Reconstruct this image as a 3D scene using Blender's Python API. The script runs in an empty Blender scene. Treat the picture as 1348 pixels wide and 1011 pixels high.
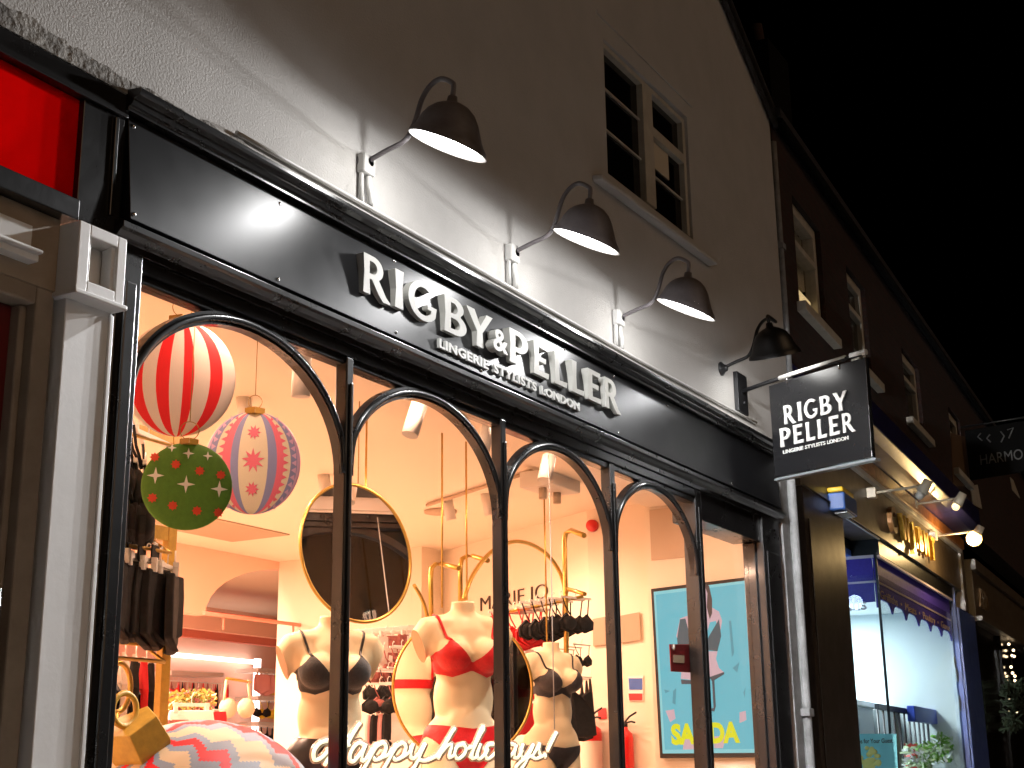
import bpy, bmesh, math, random
from mathutils import Vector, Matrix
from mathutils.bvhtree import BVHTree
random.seed(7)
S = bpy.context.scene
C = S.collection
R = math.radians
PI = math.pi
# ------------------------------------------------------------------ camera model (eye height 1.6 m, 3.6 m from the shop front)
CX, CY, F = 674.0, 505.5, 1844.859
RX = Vector((0.50119473, 0.22614884, 0.83526077))      # street axis in camera space (right, down, forward)
RY = Vector((-0.865226, 0.14625425, 0.47957655))
RZ = Vector((-0.01370475, -0.96305057, 0.26897171))
EYE = Vector((0, -3.6, 1.6))
def ray(px, py):
    v = Vector((px - CX, py - CY, F))
    return Vector((RX.dot(v), RY.dot(v), RZ.dot(v)))
def aY(px, py, y):
    d = ray(px, py); return EYE + d * ((y - EYE.y) / d.y)
def aX(px, py, x):
    d = ray(px, py); return EYE + d * ((x - EYE.x) / d.x)
def aZ(px, py, z):
    d = ray(px, py); return EYE + d * ((z - EYE.z) / d.z)
UB = Vector((0.9977, 0.0672, 0)); IB = Vector((-0.0672, 0.9977, 0)); PB0 = Vector((10.95, 0, 0))
FB = Matrix(((UB.x, IB.x, 0, PB0.x), (UB.y, IB.y, 0, PB0.y), (0, 0, 1, 0), (0, 0, 0, 1)))   # frame of the row of shops next door
FA = Matrix.Identity(4)
def lB(px, py, d=0):
    r = ray(px, py); o = EYE - PB0
    t = (d - o.dot(IB)) / r.dot(IB); p = o + r * t
    return Vector((p.dot(UB), d, p.z))
def lBu(px, py, u):
    r = ray(px, py); o = EYE - PB0
    t = (u - o.dot(UB)) / r.dot(UB); p = o + r * t
    return Vector((u, p.dot(IB), p.z))

# ------------------------------------------------------------------ materials
M = {}
def mat(n, col, rough=.5, metal=0, coat=0, emit=None, bump=None, vary=None, spec=None, sheen=0, trans=0, bdist=.004):
    m = bpy.data.materials.new(n); m.use_nodes = True; nt = m.node_tree
    b = nt.nodes['Principled BSDF']
    b.inputs['Base Color'].default_value = (*col, 1); b.inputs['Roughness'].default_value = rough
    b.inputs['Metallic'].default_value = metal; b.inputs['Coat Weight'].default_value = coat
    b.inputs['Coat Roughness'].default_value = .08
    if spec is not None: b.inputs['Specular IOR Level'].default_value = spec
    if sheen: b.inputs['Sheen Weight'].default_value = sheen
    if emit:
        b.inputs['Emission Color'].default_value = (*emit[0], 1); b.inputs['Emission Strength'].default_value = emit[1]
    tc = None
    if bump or vary:
        tc = nt.nodes.new('ShaderNodeTexCoord')
    if bump:
        bp = nt.nodes.new('ShaderNodeBump'); bp.inputs['Strength'].default_value = bump[1]; bp.inputs['Distance'].default_value = bdist
        no = nt.nodes.new('ShaderNodeTexNoise'); no.inputs['Scale'].default_value = bump[0]; no.inputs['Detail'].default_value = 5
        nt.links.new(tc.outputs['Object'], no.inputs['Vector']); nt.links.new(no.outputs['Fac'], bp.inputs['Height'])
        nt.links.new(bp.outputs['Normal'], b.inputs['Normal'])
    if vary:      # (scale, darker factor): worn, uneven paint
        no = nt.nodes.new('ShaderNodeTexNoise'); no.inputs['Scale'].default_value = vary[0]; no.inputs['Detail'].default_value = 8; no.inputs['Roughness'].default_value = .65
        cr = nt.nodes.new('ShaderNodeValToRGB'); cr.color_ramp.elements[0].position = .34; cr.color_ramp.elements[1].position = .66
        cr.color_ramp.elements[0].color = (*[c * vary[1] for c in col], 1); cr.color_ramp.elements[1].color = (*col, 1)
        nt.links.new(tc.outputs['Object'], no.inputs['Vector']); nt.links.new(no.outputs['Fac'], cr.inputs['Fac'])
        nt.links.new(cr.outputs['Color'], b.inputs['Base Color'])
        mr = nt.nodes.new('ShaderNodeMapRange'); mr.inputs['To Min'].default_value = min(1, rough * 1.35); mr.inputs['To Max'].default_value = rough * .85
        nt.links.new(no.outputs['Fac'], mr.inputs['Value']); nt.links.new(mr.outputs['Result'], b.inputs['Roughness'])
    M[n] = m; return m
mat('render', (.455, .44, .42), .85, bump=(95, .55), vary=(2.2, .90), bdist=.006)
mat('plaster_edge', (.30, .28, .25), .9, bump=(30, .9), vary=(9, .35), bdist=.015)
mat('plaster_white', (.62, .60, .56), .8, bump=(25, .9), vary=(14, .6), bdist=.012)
mat('black_paint', (.012, .011, .011), .26, coat=.35, vary=(7, .6), bump=(40, .10))
mat('black_panel', (.009, .009, .010), .31, spec=.22, vary=(3, .9))
mat('board_black', (.010, .010, .011), .24, spec=.45, vary=(3, .9))
mat('black_metal', (.012, .012, .013), .35, vary=(20, .7))
mat('lamp_grey', (.15, .135, .14), .45, vary=(14, .75), bump=(60, .1))
mat('lamp_inner', (.80, .80, .78), .4)
mat('lamp_light', (.9, .9, .9), .4, emit=((1, .98, .94), 20))
mat('white_pvc', (.52, .51, .49), .4)
mat('letter_face', (.42, .415, .385), .42, vary=(12, .93))
mat('letter_white', (.55, .55, .53), .45)
mat('white_paint', (.90, .90, .89), .42, vary=(6, .93), bump=(45, .12))
mat('cream_paint', (.30, .24, .18), .55, vary=(8, .8), bump=(30, .2))
mat('shaded_beige', (.36, .28, .20), .5, vary=(8, .8))
mat('red_sign', (.88, .002, .002), .9, spec=.0, vary=(5, .88))
mat('door_red', (.14, .008, .008), .3, coat=.4, vary=(5, .8))
mat('steel', (.6, .6, .6), .22, metal=1)
mat('gold', (.62, .40, .10), .30, metal=.85, vary=(10, .8))
mat('gold_paint', (.62, .36, .05), .4, vary=(22, .75), bump=(60, .25))
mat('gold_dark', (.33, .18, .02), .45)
mat('brick', (.1, .05, .03), .9)
mat('slate', (.02, .02, .024), .7, bump=(18, .5))
mat('sash_white', (.50, .46, .38), .5, vary=(9, .8))
mat('dark_glass', (.004, .004, .005), .06, spec=.6)
mat('curtain', (.55, .48, .36), .8, bump=(14, .6))
mat('lit_room', (.8, .7, .5), .8, emit=((1, .72, .35), .9))
mat('stone', (.25, .25, .25), .75, vary=(6, .55), bump=(25, .5))
mat('pipe_grey', (.10, .10, .10), .45, vary=(8, .6))
mat('asphalt', (.05, .05, .05), .9, bump=(120, .6))
mat('paving', (.22, .21, .20), .8, bump=(60, .4), vary=(3, .75))
mat('cream_wall', (.82, .72, .58), .7, bump=(40, .08))
mat('soffit_white', (.84, .82, .78), .6)
mat('pink_wall', (.92, .58, .45), .7, bump=(40, .06))
mat('coral', (.86, .30, .22), .7)
mat('shop_floor', (.45, .36, .28), .4)
mat('led_strip', (1, 1, 1), .5, emit=((1, .86, .80), 4.0))
mat('spot_glow', (1, 1, 1), .5, emit=((1, .86, .62), 9))
mat('tracklight', (.62, .58, .52), .5)
mat('mirror', (.88, .88, .88), .012, metal=1)
mat('skin', (.92, .76, .49), .42, vary=(5, .94))
mat('skin_cap', (.38, .20, .09), .5)
mat('lace_black', (.018, .016, .016), .6, bump=(230, .8), sheen=.3, vary=(120, .3))
mat('satin_black', (.02, .018, .02), .35, vary=(16, .5))
mat('lace_grey', (.055, .05, .055), .55, bump=(200, .8), vary=(110, .35))
mat('red_lace', (.72, .008, .012), .5, bump=(160, .6), vary=(60, .8))
mat('cloth_black', (.010, .009, .009), .8, bump=(40, .5), vary=(30, .5))
mat('cloth_red', (.68, .012, .018), .7, bump=(40, .4))
mat('cloth_pink', (.80, .38, .36), .7, bump=(40, .4))
mat('cloth_white', (.84, .78, .72), .7, bump=(40, .4))
mat('cloth_yellow', (.82, .58, .03), .7, bump=(40, .4))
mat('cloth_blue', (.06, .10, .42), .7, bump=(40, .4))
mat('cloth_rose', (.45, .14, .12), .75, bump=(60, .6), vary=(40, .5))
mat('cloth_nude', (.80, .52, .36), .7, bump=(40, .4))
mat('leaf_green', (.25, .28, .05), .6)
mat('hanger', (.82, .78, .72), .4)
mat('b_red', (.82, .015, .022), .5)
mat('b_white', (.80, .73, .68), .5)
mat('b_green', (.085, .23, .018), .6, vary=(40, .85))
mat('b_blue', (.26, .29, .55), .5)
mat('b_lilac', (.66, .44, .68), .5)
mat('b_cream', (.78, .72, .56), .5)
mat('b_pink', (.80, .17, .26), .5)
mat('b_star', (.84, .84, .80), .5)
mat('b_dot', (.62, .06, .02), .5)
mat('b_grey', (.30, .34, .42), .5)
mat('b_sand', (.80, .58, .36), .5)
mat('cord', (.35, .22, .06), .6)
mat('neon', (1, 1, 1), .4, emit=((1, .90, .58), 1.15))
mat('acrylic', (.45, .36, .27), .25, spec=.5)
mat('ext_red', (.62, .012, .012), .3, coat=.3)
mat('ext_label', (.78, .62, .50), .5)
mat('rubber', (.01, .01, .01), .6)
mat('sign_blue', (.05, .12, .42), .5)
mat('sign_red', (.75, .04, .04), .5)
mat('paper', (.80, .78, .74), .7)
mat('taupe', (.42, .32, .22), .7)
mat('niche', (.56, .43, .31), .8)
mat('text_dark', (.05, .035, .03), .5)
mat('plaque', (.16, .012, .014), .4)
for n, c in dict(scr_cyan=(.09, .52, .64), scr_rim=(.22, .66, .72), scr_skin=(.66, .44, .50), scr_teal=(.012, .085, .12), scr_hair=(.05, .035, .04), scr_yellow=(.80, .80, .0), scr_fold=(.05, .33, .42), scr_dark=(.02, .06, .09)).items():
    mat(n, (.02, .02, .02), .3, emit=(c, 1.0))
mat('awn_blue', (.03, .028, .13), .28, coat=.5, vary=(5, .7))
mat('pelmet_purple', (.06, .035, .42), .55, vary=(30, .85))
mat('pelmet_line', (.72, .62, .70), .5)
mat('pelmet_text', (.60, .42, .26), .5)
mat('wood_strip', (.42, .16, .04), .35, coat=.3, vary=(14, .5))
mat('fascia_brown', (.12, .09, .06), .34, vary=(6, .7))
mat('pil_brown', (.055, .040, .028), .35, vary=(5, .7))
mat('gilt', (.95, .58, .09), .28, metal=.7, vary=(30, .8))
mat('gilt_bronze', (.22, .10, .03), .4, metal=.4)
mat('cool_wall', (.66, .77, .80), .6)
mat('cool_col', (.26, .46, .50), .5)
mat('cool_col2', (.52, .55, .46), .5)
mat('cool_ceiling', (.8, .86, .88), .6)
mat('soffit_blue', (.06, .16, .62), .5)
mat('tile_white', (.75, .82, .84), .3)
mat('rail_dark', (.02, .022, .03), .4)
mat('box_blue', (.03, .08, .55), .45)
mat('salad_green', (.16, .42, .05), .6)
mat('salad_pale', (.55, .72, .45), .6)
mat('salad_red', (.62, .05, .04), .5)
mat('counter_grey', (.22, .26, .28), .4)
mat('poster_cyan', (.22, .62, .66), .5)
mat('poster_food', (.72, .66, .20), .6)
mat('jamb_blue', (.04, .07, .24), .4, vary=(5, .8))
mat('oven_orange', (.9, .5, .2), .5)
mat('alarm_yellow', (.62, .40, .01), .4)
mat('alarm_blue', (.02, .07, .25), .4)
mat('bulb_warm', (1, 1, 1), .4, emit=((1, .58, .16), 9))
mat('bulb_on', (1, 1, 1), .4, emit=((1, .72, .30), 1.6))
mat('fairy', (1, 1, 1), .4, emit=((1, .72, .42), 5))
mat('arm_white', (.42, .36, .27), .4)
mat('foliage', (.006, .014, .004), .7)
mat('far_glass', (.012, .010, .009), .12)
mat('patch_brown', (.10, .055, .025), .8)
mat('underside_grey', (.16, .18, .19), .3)
mat('matt_black', (.005, .005, .005), .95, spec=.1)  # near-black keeps these parts dark though the wall lamps reach them
mat('bronze_text', (.12, .07, .03), .4)
def brick_mat():
    m = M['brick']; nt = m.node_tree; b = nt.nodes['Principled BSDF']
    tc = nt.nodes.new('ShaderNodeTexCoord'); mp = nt.nodes.new('ShaderNodeMapping'); mp.inputs['Rotation'].default_value = (R(90), 0, 0)
    bt = nt.nodes.new('ShaderNodeTexBrick'); bt.inputs['Scale'].default_value = 1
    bt.inputs['Color1'].default_value = (.034, .010, .006, 1); bt.inputs['Color2'].default_value = (.020, .008, .005, 1); bt.inputs['Mortar'].default_value = (.024, .016, .012, 1)
    bt.inputs['Brick Width'].default_value = .225; bt.inputs['Row Height'].default_value = .075; bt.inputs['Mortar Size'].default_value = .009
    bp = nt.nodes.new('ShaderNodeBump'); bp.invert = True; bp.inputs['Strength'].default_value = .6; bp.inputs['Distance'].default_value = .006
    nt.links.new(tc.outputs['Object'], mp.inputs['Vector']); nt.links.new(mp.outputs['Vector'], bt.inputs['Vector'])
    nt.links.new(bt.outputs['Color'], b.inputs['Base Color']); nt.links.new(bt.outputs['Fac'], bp.inputs['Height']); nt.links.new(bp.outputs['Normal'], b.inputs['Normal'])
brick_mat()
def glass_mat(n, tint, k):
    m = bpy.data.materials.new(n); m.use_nodes = True; nt = m.node_tree; nt.nodes.clear()
    o = nt.nodes.new('ShaderNodeOutputMaterial'); mx = nt.nodes.new('ShaderNodeMixShader')
    t = nt.nodes.new('ShaderNodeBsdfTransparent'); t.inputs['Color'].default_value = (*tint, 1)
    g = nt.nodes.new('ShaderNodeBsdfGlossy'); g.inputs['Roughness'].default_value = .01
    lw = nt.nodes.new('ShaderNodeLayerWeight'); lw.inputs['Blend'].default_value = .5
    pw = nt.nodes.new('ShaderNodeMath'); pw.operation = 'POWER'; pw.inputs[1].default_value = 5
    fr = nt.nodes.new('ShaderNodeMath'); fr.operation = 'MULTIPLY_ADD'; fr.inputs[1].default_value = k; fr.inputs[2].default_value = .03
    nt.links.new(lw.outputs['Facing'], pw.inputs[0]); nt.links.new(pw.outputs[0], fr.inputs[0])
    nt.links.new(fr.outputs[0], mx.inputs['Fac']); nt.links.new(t.outputs[0], mx.inputs[1]); nt.links.new(g.outputs[0], mx.inputs[2]); nt.links.new(mx.outputs[0], o.inputs['Surface'])
    M[n] = m
glass_mat('glass', (.985, .99, .985), .6)

# ------------------------------------------------------------------ mesh helpers
ORG = {}
class MB:
    def __init__(s): s.v = []; s.f = []; s.mi = []; s.sm = []; s.k = 0; s.smooth = False
    def add(s, vs, fs, sm=None):
        b = len(s.v); s.v += [Vector(p) for p in vs]
        for f in fs: s.f.append([i + b for i in f]); s.mi.append(s.k); s.sm.append(s.smooth if sm is None else sm)
        return s
    def m(s, k): s.k = k; return s
    def box(s, x0, x1, y0, y1, z0, z1):
        p = [(x0, y0, z0), (x1, y0, z0), (x1, y1, z0), (x0, y1, z0), (x0, y0, z1), (x1, y0, z1), (x1, y1, z1), (x0, y1, z1)]
        return s.hexa(p)
    def hexa(s, p):
        return s.add(p, [(0, 3, 2, 1), (4, 5, 6, 7), (0, 1, 5, 4), (1, 2, 6, 5), (2, 3, 7, 6), (3, 0, 4, 7)], False)
    def slab(s, q, off):
        """four corners (a, b, c, d) given thickness by the vector off"""
        o = Vector(off); q = [Vector(a) for a in q]
        return s.hexa(q + [a + o for a in q])
    def prism(s, poly, fn, d):
        """2-D polygon placed by fn(a, b) -> point, extruded by vector d"""
        n = len(poly); d = Vector(d)
        a = [Vector(fn(*p)) for p in poly]; b = [p + d for p in a]
        return s.add(a + b, [list(range(n))[::-1], list(range(n, 2 * n))] + [(i, (i + 1) % n, (i + 1) % n + n, i + n) for i in range(n)], False)
    def tube(s, pts, r, n=8, closed=False, cap=True):
        pts = [Vector(p) for p in pts]; N = len(pts)
        rs = r if isinstance(r, (list, tuple)) else [r] * N
        tang = []
        for i in range(N):
            if closed: t = pts[(i + 1) % N] - pts[i - 1]
            else: t = pts[min(i + 1, N - 1)] - pts[max(i - 1, 0)]
            tang.append(t.normalized() if t.length > 1e-9 else Vector((0, 0, 1)))
        up = Vector((0, 0, 1)) if abs(tang[0].z) < .9 else Vector((1, 0, 0))
        nx = tang[0].cross(up).normalized(); vs = []
        for i in range(N):
            nx = (nx - tang[i] * nx.dot(tang[i])); nx = nx.normalized() if nx.length > 1e-6 else tang[i].orthogonal().normalized()
            ny = tang[i].cross(nx)
            for k in range(n):
                a = 2 * PI * k / n; vs.append(pts[i] + (nx * math.cos(a) + ny * math.sin(a)) * rs[i])
        fs = []
        for i in range(N if closed else N - 1):
            j = (i + 1) % N
            for k in range(n): fs.append((i * n + k, i * n + (k + 1) % n, j * n + (k + 1) % n, j * n + k))
        s.add(vs, fs, True)
        if cap and not closed:
            b = len(s.v) - len(vs)
            s.f.append([b + k for k in range(n)][::-1]); s.mi.append(s.k); s.sm.append(False)
            s.f.append([b + (N - 1) * n + k for k in range(n)]); s.mi.append(s.k); s.sm.append(False)
        return s
    def lathe(s, prof, mtx, n=32, cap0=False, cap1=False):
        vs = []; fs = []
        for r, z in prof:
            for k in range(n):
                a = 2 * PI * k / n; vs.append(mtx @ Vector((r * math.cos(a), r * math.sin(a), z)))
        for i in range(len(prof) - 1):
            for k in range(n): fs.append((i * n + k, i * n + (k + 1) % n, (i + 1) * n + (k + 1) % n, (i + 1) * n + k))
        s.add(vs, fs, True); b = len(s.v) - len(vs)
        if cap0: s.f.append([b + k for k in range(n)][::-1]); s.mi.append(s.k); s.sm.append(False)
        if cap1: s.f.append([b + (len(prof) - 1) * n + k for k in range(n)]); s.mi.append(s.k); s.sm.append(False)
        return s
    def ell(s, c, r, n=16, rot=None):
        c = Vector(c); m = len(range(n // 2 + 1)); vs = []; fs = []
        for i in range(n // 2 + 1):
            t = PI * i / (n // 2)
            for k in range(n):
                a = 2 * PI * k / n
                p = Vector((r[0] * math.sin(t) * math.cos(a), r[1] * math.sin(t) * math.sin(a), r[2] * math.cos(t)))
                vs.append(c + (rot @ p if rot else p))
        for i in range(n // 2):
            for k in range(n): fs.append((i * n + k, (i + 1) * n + k, (i + 1) * n + (k + 1) % n, i * n + (k + 1) % n))
        return s.add(vs, fs, True)
    def mesh(s, name, off):
        me = bpy.data.meshes.new(name)
        me.from_pydata([p - off for p in s.v], [], s.f)
        me.polygons.foreach_set('material_index', s.mi); me.polygons.foreach_set('use_smooth', s.sm)
        me.update()
        bm = bmesh.new(); bm.from_mesh(me); bmesh.ops.recalc_face_normals(bm, faces=bm.faces); bm.to_mesh(me); bm.free()
        return me
def root_of(o):
    while o.parent: o = o.parent
    return o
def finish(o, mats, bevel):
    for x in (mats if isinstance(mats, (list, tuple)) else [mats]): o.data.materials.append(M[x])
    if bevel:
        b = o.modifiers.new('edge', 'BEVEL'); b.width = bevel; b.segments = 2; b.limit_method = 'ANGLE'; b.angle_limit = R(40)
    return o
def T(name, label, cat, loc=(0, 0, 0), frame=FA, group=None):
    o = bpy.data.objects.new(name, None); o.empty_display_size = .1; C.objects.link(o)
    loc = Vector(loc); o.matrix_world = frame @ Matrix.Translation(loc)
    o['label'] = label; o['category'] = cat
    if group: o['group'] = group
    ORG[o] = loc
    return o
def part(mb, name, mats, parent, bevel=0, label=None):
    r = root_of(parent)
    o = bpy.data.objects.new(name, mb.mesh(name, ORG[r])); C.objects.link(o); o.parent = parent
    if label: o['label'] = label
    return finish(o, mats, bevel)
def solo(mb, name, mats, label, cat, frame=FA, group=None, bevel=0, kind=None):
    xs = [p.x for p in mb.v]; ys = [p.y for p in mb.v]; zs = [p.z for p in mb.v]
    loc = Vector(((min(xs) + max(xs)) / 2, (min(ys) + max(ys)) / 2, min(zs)))
    o = bpy.data.objects.new(name, mb.mesh(name, loc)); C.objects.link(o); o.matrix_world = frame @ Matrix.Translation(loc)
    if kind: o['kind'] = kind
    else: o['label'] = label; o['category'] = cat
    if group: o['group'] = group
    return finish(o, mats, bevel)
def dup(root, loc=None, rotz=None, label=None, swap=None, scale=None):
    def cp(o, par):
        c = o.copy(); C.objects.link(c)
        if par is not None: c.parent = par
        if swap and c.type == 'MESH':
            for i, sl in enumerate(c.material_slots):
                nm = sl.material.name
                if nm in swap: sl.link = 'OBJECT'; sl.material = M[swap[nm]]
        for ch in list(o.children): cp(ch, c)
        return c
    r = cp(root, None)
    if loc is not None: r.location = loc
    if rotz is not None: r.rotation_euler = (0, 0, rotz)
    if scale is not None: r.scale = (scale, scale, scale)
    if label: r['label'] = label
    return r
def text_mb(body, size, fn, ext, off=0.0, align='LEFT', width=None, spacing=1.0, mb=None):
    """lettering: fn(a, b, h) maps letter plane coordinates (a right, b up, h out) to a point"""
    cu = bpy.data.curves.new('t', 'FONT'); cu.body = body; cu.size = size; cu.extrude = ext / 2; cu.offset = off; cu.align_x = align; cu.space_character = spacing
    cu.resolution_u = 4
    ob = bpy.data.objects.new('t', cu); C.objects.link(ob); bpy.context.view_layer.update()
    me = bpy.data.meshes.new_from_object(ob.evaluated_get(bpy.context.evaluated_depsgraph_get()))
    xs = [v.co.x for v in me.vertices]; k = 1
    if width and xs: k = width / (max(xs) - min(xs))
    x0 = min(xs) if align == 'LEFT' else 0
    mb = mb or MB()
    mb.add([fn((v.co.x - x0) * k, v.co.y, v.co.z + ext / 2) for v in me.vertices], [list(p.vertices) for p in me.polygons], False)
    bpy.data.objects.remove(ob); bpy.data.curves.remove(cu); bpy.data.meshes.remove(me)
    return mb
def shape_mb(loops, fn, ext, mb=None):
    """filled 2-D outlines with holes"""
    cu = bpy.data.curves.new('s', 'CURVE'); cu.dimensions = '2D'; cu.fill_mode = 'BOTH'; cu.extrude = ext / 2
    for lp in loops:
        sp = cu.splines.new('POLY'); sp.points.add(len(lp) - 1)
        for p, q in zip(sp.points, lp): p.co = (q[0], q[1], 0, 1)
        sp.use_cyclic_u = True
    ob = bpy.data.objects.new('s', cu); C.objects.link(ob); bpy.context.view_layer.update()
    me = bpy.data.meshes.new_from_object(ob.evaluated_get(bpy.context.evaluated_depsgraph_get()))
    mb = mb or MB()
    mb.add([fn(v.co.x, v.co.y, v.co.z + ext / 2) for v in me.vertices], [list(p.vertices) for p in me.polygons], False)
    bpy.data.objects.remove(ob); bpy.data.curves.remove(cu); bpy.data.meshes.remove(me)
    return mb
def arc(cx, cy, rx, ry, a0, a1, n=14):
    return [(cx + rx * math.cos(R(a0 + (a1 - a0) * i / n)), cy + ry * math.sin(R(a0 + (a1 - a0) * i / n))) for i in range(n + 1)]
def spline(pts, n=6, closed=False):
    out = []; N = len(pts); P = [Vector(p) for p in pts]
    for i in range(N if closed else N - 1):
        g = (lambda j: P[j % N]) if closed else (lambda j: P[max(0, min(N - 1, j))])
        p0, p1, p2, p3 = g(i - 1), g(i), g(i + 1), g(i + 2)
        for k in range(n):
            t = k / n
            out.append(.5 * ((2 * p1) + (p2 - p0) * t + (2 * p0 - 5 * p1 + 4 * p2 - p3) * t * t + (3 * p1 - p0 - 3 * p2 + p3) * t ** 3))
    if not closed: out.append(P[-1])
    return out

# ------------------------------------------------------------------ ground
solo(MB().box(-40, 60, -2.2, .0, -.2, 0), 'pavement', 'paving', '', '', kind='structure')
solo(MB().box(-40, 60, -30, -2.21, -.4, -.12), 'road', 'asphalt', '', '', kind='structure')

# ------------------------------------------------------------------ the rendered building above the shop
bld = T('rendered_building', 'pale rendered upper storey with a sloping gable above the black shopfront', 'building', (5, 0, 4))
gz = lambda x: 7.16 + (10.86 - x) * .62
mb = MB()
def wp(poly): mb.prism(poly, lambda a, b: (a, 0, b), (0, .32, 0))
XW = 10.86
wp([(-3, 4.03), (7.55, 4.03), (7.55, gz(7.55)), (4.5, gz(4.5)), (-3, 7.0)])
wp([(7.55, 4.03), (8.95, 4.03), (8.95, 5.34), (7.55, 5.33)])
wp([(7.55, 6.30), (8.95, 6.32), (8.95, gz(8.95)), (7.55, gz(7.55))])
wp([(8.95, 4.03), (XW, 4.03), (XW, gz(XW)), (8.95, gz(8.95))])
part(mb, 'wall', 'render', bld)
mb = MB().box(XW - .25, XW, .33, 5.5, 4.03, gz(XW)).box(-3, XW, 5.3, 5.5, 4.05, 7)
part(mb, 'side_wall', 'render', bld)
mb = MB().slab([(4.4, -.05, gz(4.4) + .02), (XW + .10, -.05, gz(XW + .10) + .02), (XW + .10, 5.5, gz(XW + .10) + .02), (4.4, 5.5, gz(4.4) + .02)], (0, 0, .07))
part(mb, 'roof', 'slate', bld)
mb = MB().slab([(4.4, -.06, gz(4.4) - .10), (XW + .05, -.06, gz(XW + .05) - .10), (XW + .05, -.02, gz(XW + .05) - .10), (4.4, -.02, gz(4.4) - .10)], (0, 0, .11))
part(mb, 'bargeboard', 'black_metal', bld)
mb = MB()
xs = [7.50 + i * .17 for i in range(10)]
mb.box(7.46, 9.06, -.012, 0.01, 6.44, 6.475)
part(mb, 'drip_mould', 'render', bld, .005)
# upper window
win = part(MB().box(7.552, 8.948, .05, .31, 5.335, 5.37).box(7.552, 7.575, .02, .1, 5.37, 6.26).box(8.90, 8.948, .02, .1, 5.37, 6.29)
           .box(7.552, 8.948, .02, .1, 6.262, 6.30).box(8.19, 8.35, .015, .1, 5.37, 6.262), 'window', 'sash_white', bld, .004)
mb = MB()
for z in (5.69, 5.99): mb.box(7.575, 8.19, .045, .06, z - .006, z + .006)
mb.box(8.35, 8.90, .02, .09, 5.93, 6.00).box(8.35, 8.90, .045, .06, 5.64, 5.652)
part(mb, 'glazing_bar', 'sash_white', win)
mb = MB().box(7.576, 8.189, .062, .07, 5.371, 6.261).box(8.351, 8.899, .062, .07, 5.371, 5.929).box(8.351, 8.899, .062, .07, 6.001, 6.261)
part(mb, 'pane', 'dark_glass', win)
part(MB().box(8.42, 8.68, .052, .058, 5.72, 5.92), 'paper_notice', 'curtain', win, label='pale paper taped inside the right pane')
s0, s1 = aY(791, 229, -.06), aY(943, 338, -.06)
mb = MB().slab([(s0.x, -.07, s0.z - .035), (s1.x, -.07, s0.z - .005), (s1.x, .05, s0.z), (s0.x, .05, s0.z - .03)], (0, 0, .04))
part(mb, 'sill', 'render', win, .012)
# ragged plaster edge where the wall meets the shop cornice
def ragged(x0, x1, zt, zb, amp, y, seed):
    rnd = random.Random(seed); top = []; x = x0; w = 0
    while x < x1:
        w = .65 * w + rnd.uniform(-amp, amp); top.append((x, zt(x) + w)); x += rnd.uniform(.018, .05)
    top.append((x1, zt(x1))); return [(x0, zb), (x1, zb)] + top[::-1]
m_ = MB(); m_.prism(ragged(-1, 4.2, lambda x: 4.112 + max(0, (3.6 - x)) * .03, 4.05, .012, 0, 3), lambda a, b: (a, -.035, b), (0, .06, 0))
part(m_, 'broken_plaster', 'plaster_edge', bld)
m_ = MB(); m_.prism(ragged(4.2, 10.86, lambda x: 4.085 + max(0, x - 8) * .014, 4.05, .008, 0, 5), lambda a, b: (a, -.04, b), (0, .06, 0))
part(m_, 'lead_flashing', 'plaster_white', bld)
# surface conduit with junction boxes feeding the lamps
con = T('cable_conduit', 'thin white cable conduit running along the wall just above the black cornice', 'conduit', (7, 0, 4.1))
part(MB().tube([(4.0 + .3 * i, -.018, 4.155 + max(0, .3 * i - 4) * .014) for i in range(21)], .009, 8), 'pipe', 'white_pvc', con)
for x in (4.93, 6.29, 7.62):
    part(MB().tube([(x, -.02, 4.165), (x, -.022, 4.22), (x - .02, -.022, 4.26), (x - .02, -.022, 4.33)], .016, 8).tube([(x - .07, -.02, 4.165), (x - .07, -.02, 4.36)], .011, 8), 'riser', 'white_pvc', con)
    part(MB().box(x - .085, x + .005, -.05, .0, 4.30, 4.40), 'junction_box', 'white_pvc', con, .012)
# downpipes
pp = MB().tube([(10.90, -.01, 4.12), (10.90, -.01, 5.9), (10.90, -.01, 6.9)], .028, 10)
for z in (4.6, 5.9): pp.box(10.86, 10.94, -.045, .03, z, z + .05)
solo(pp, 'drainpipe', 'stone', 'slim pale drainpipe running up the right end of the rendered wall', 'pipe')

mb = MB().box(10.42, 10.80, -.03, .3, .0, 4.029).box(10.80, 10.94, .02, .3, 0, 4.029)
mb.tube([(10.60, -.06, 0), (10.60, -.06, 4.0)], .035, 12).box(10.54, 10.66, -.10, -.03, 2.0, 2.06)
part(mb, 'stone_pier', 'stone', bld, .006)
# ------------------------------------------------------------------ black shopfront
sf = T('shopfront', 'glossy black timber shopfront with arched window frames and lit display', 'shopfront', (6.9, 0, 0))
X0, X1 = 3.40, 10.36
prof = [(.02, 3.985), (-.045, 3.985), (-.045, 4.0), (-.058, 4.004), (-.07, 4.018), (-.07, 4.026), (-.095, 4.036), (-.10, 4.046), (-.10, 4.062), (.0, 4.075), (.02, 4.075)]
part(MB().prism(prof, lambda a, b: (X0 - .02, a, b), (X1 - X0 + .04, 0, 0)), 'cornice', 'black_paint', sf, .002)
prof = [(.02, 3.46), (-.012, 3.46), (-.012, 3.49), (-.03, 3.50), (-.045, 3.515), (-.06, 3.522), (-.06, 3.545), (-.035, 3.558), (.02, 3.558)]
part(MB().prism(prof, lambda a, b: (X0 - .02, a, b), (X1 - X0 + .1, 0, 0)), 'lower_moulding', 'black_paint', sf, .002)
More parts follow.
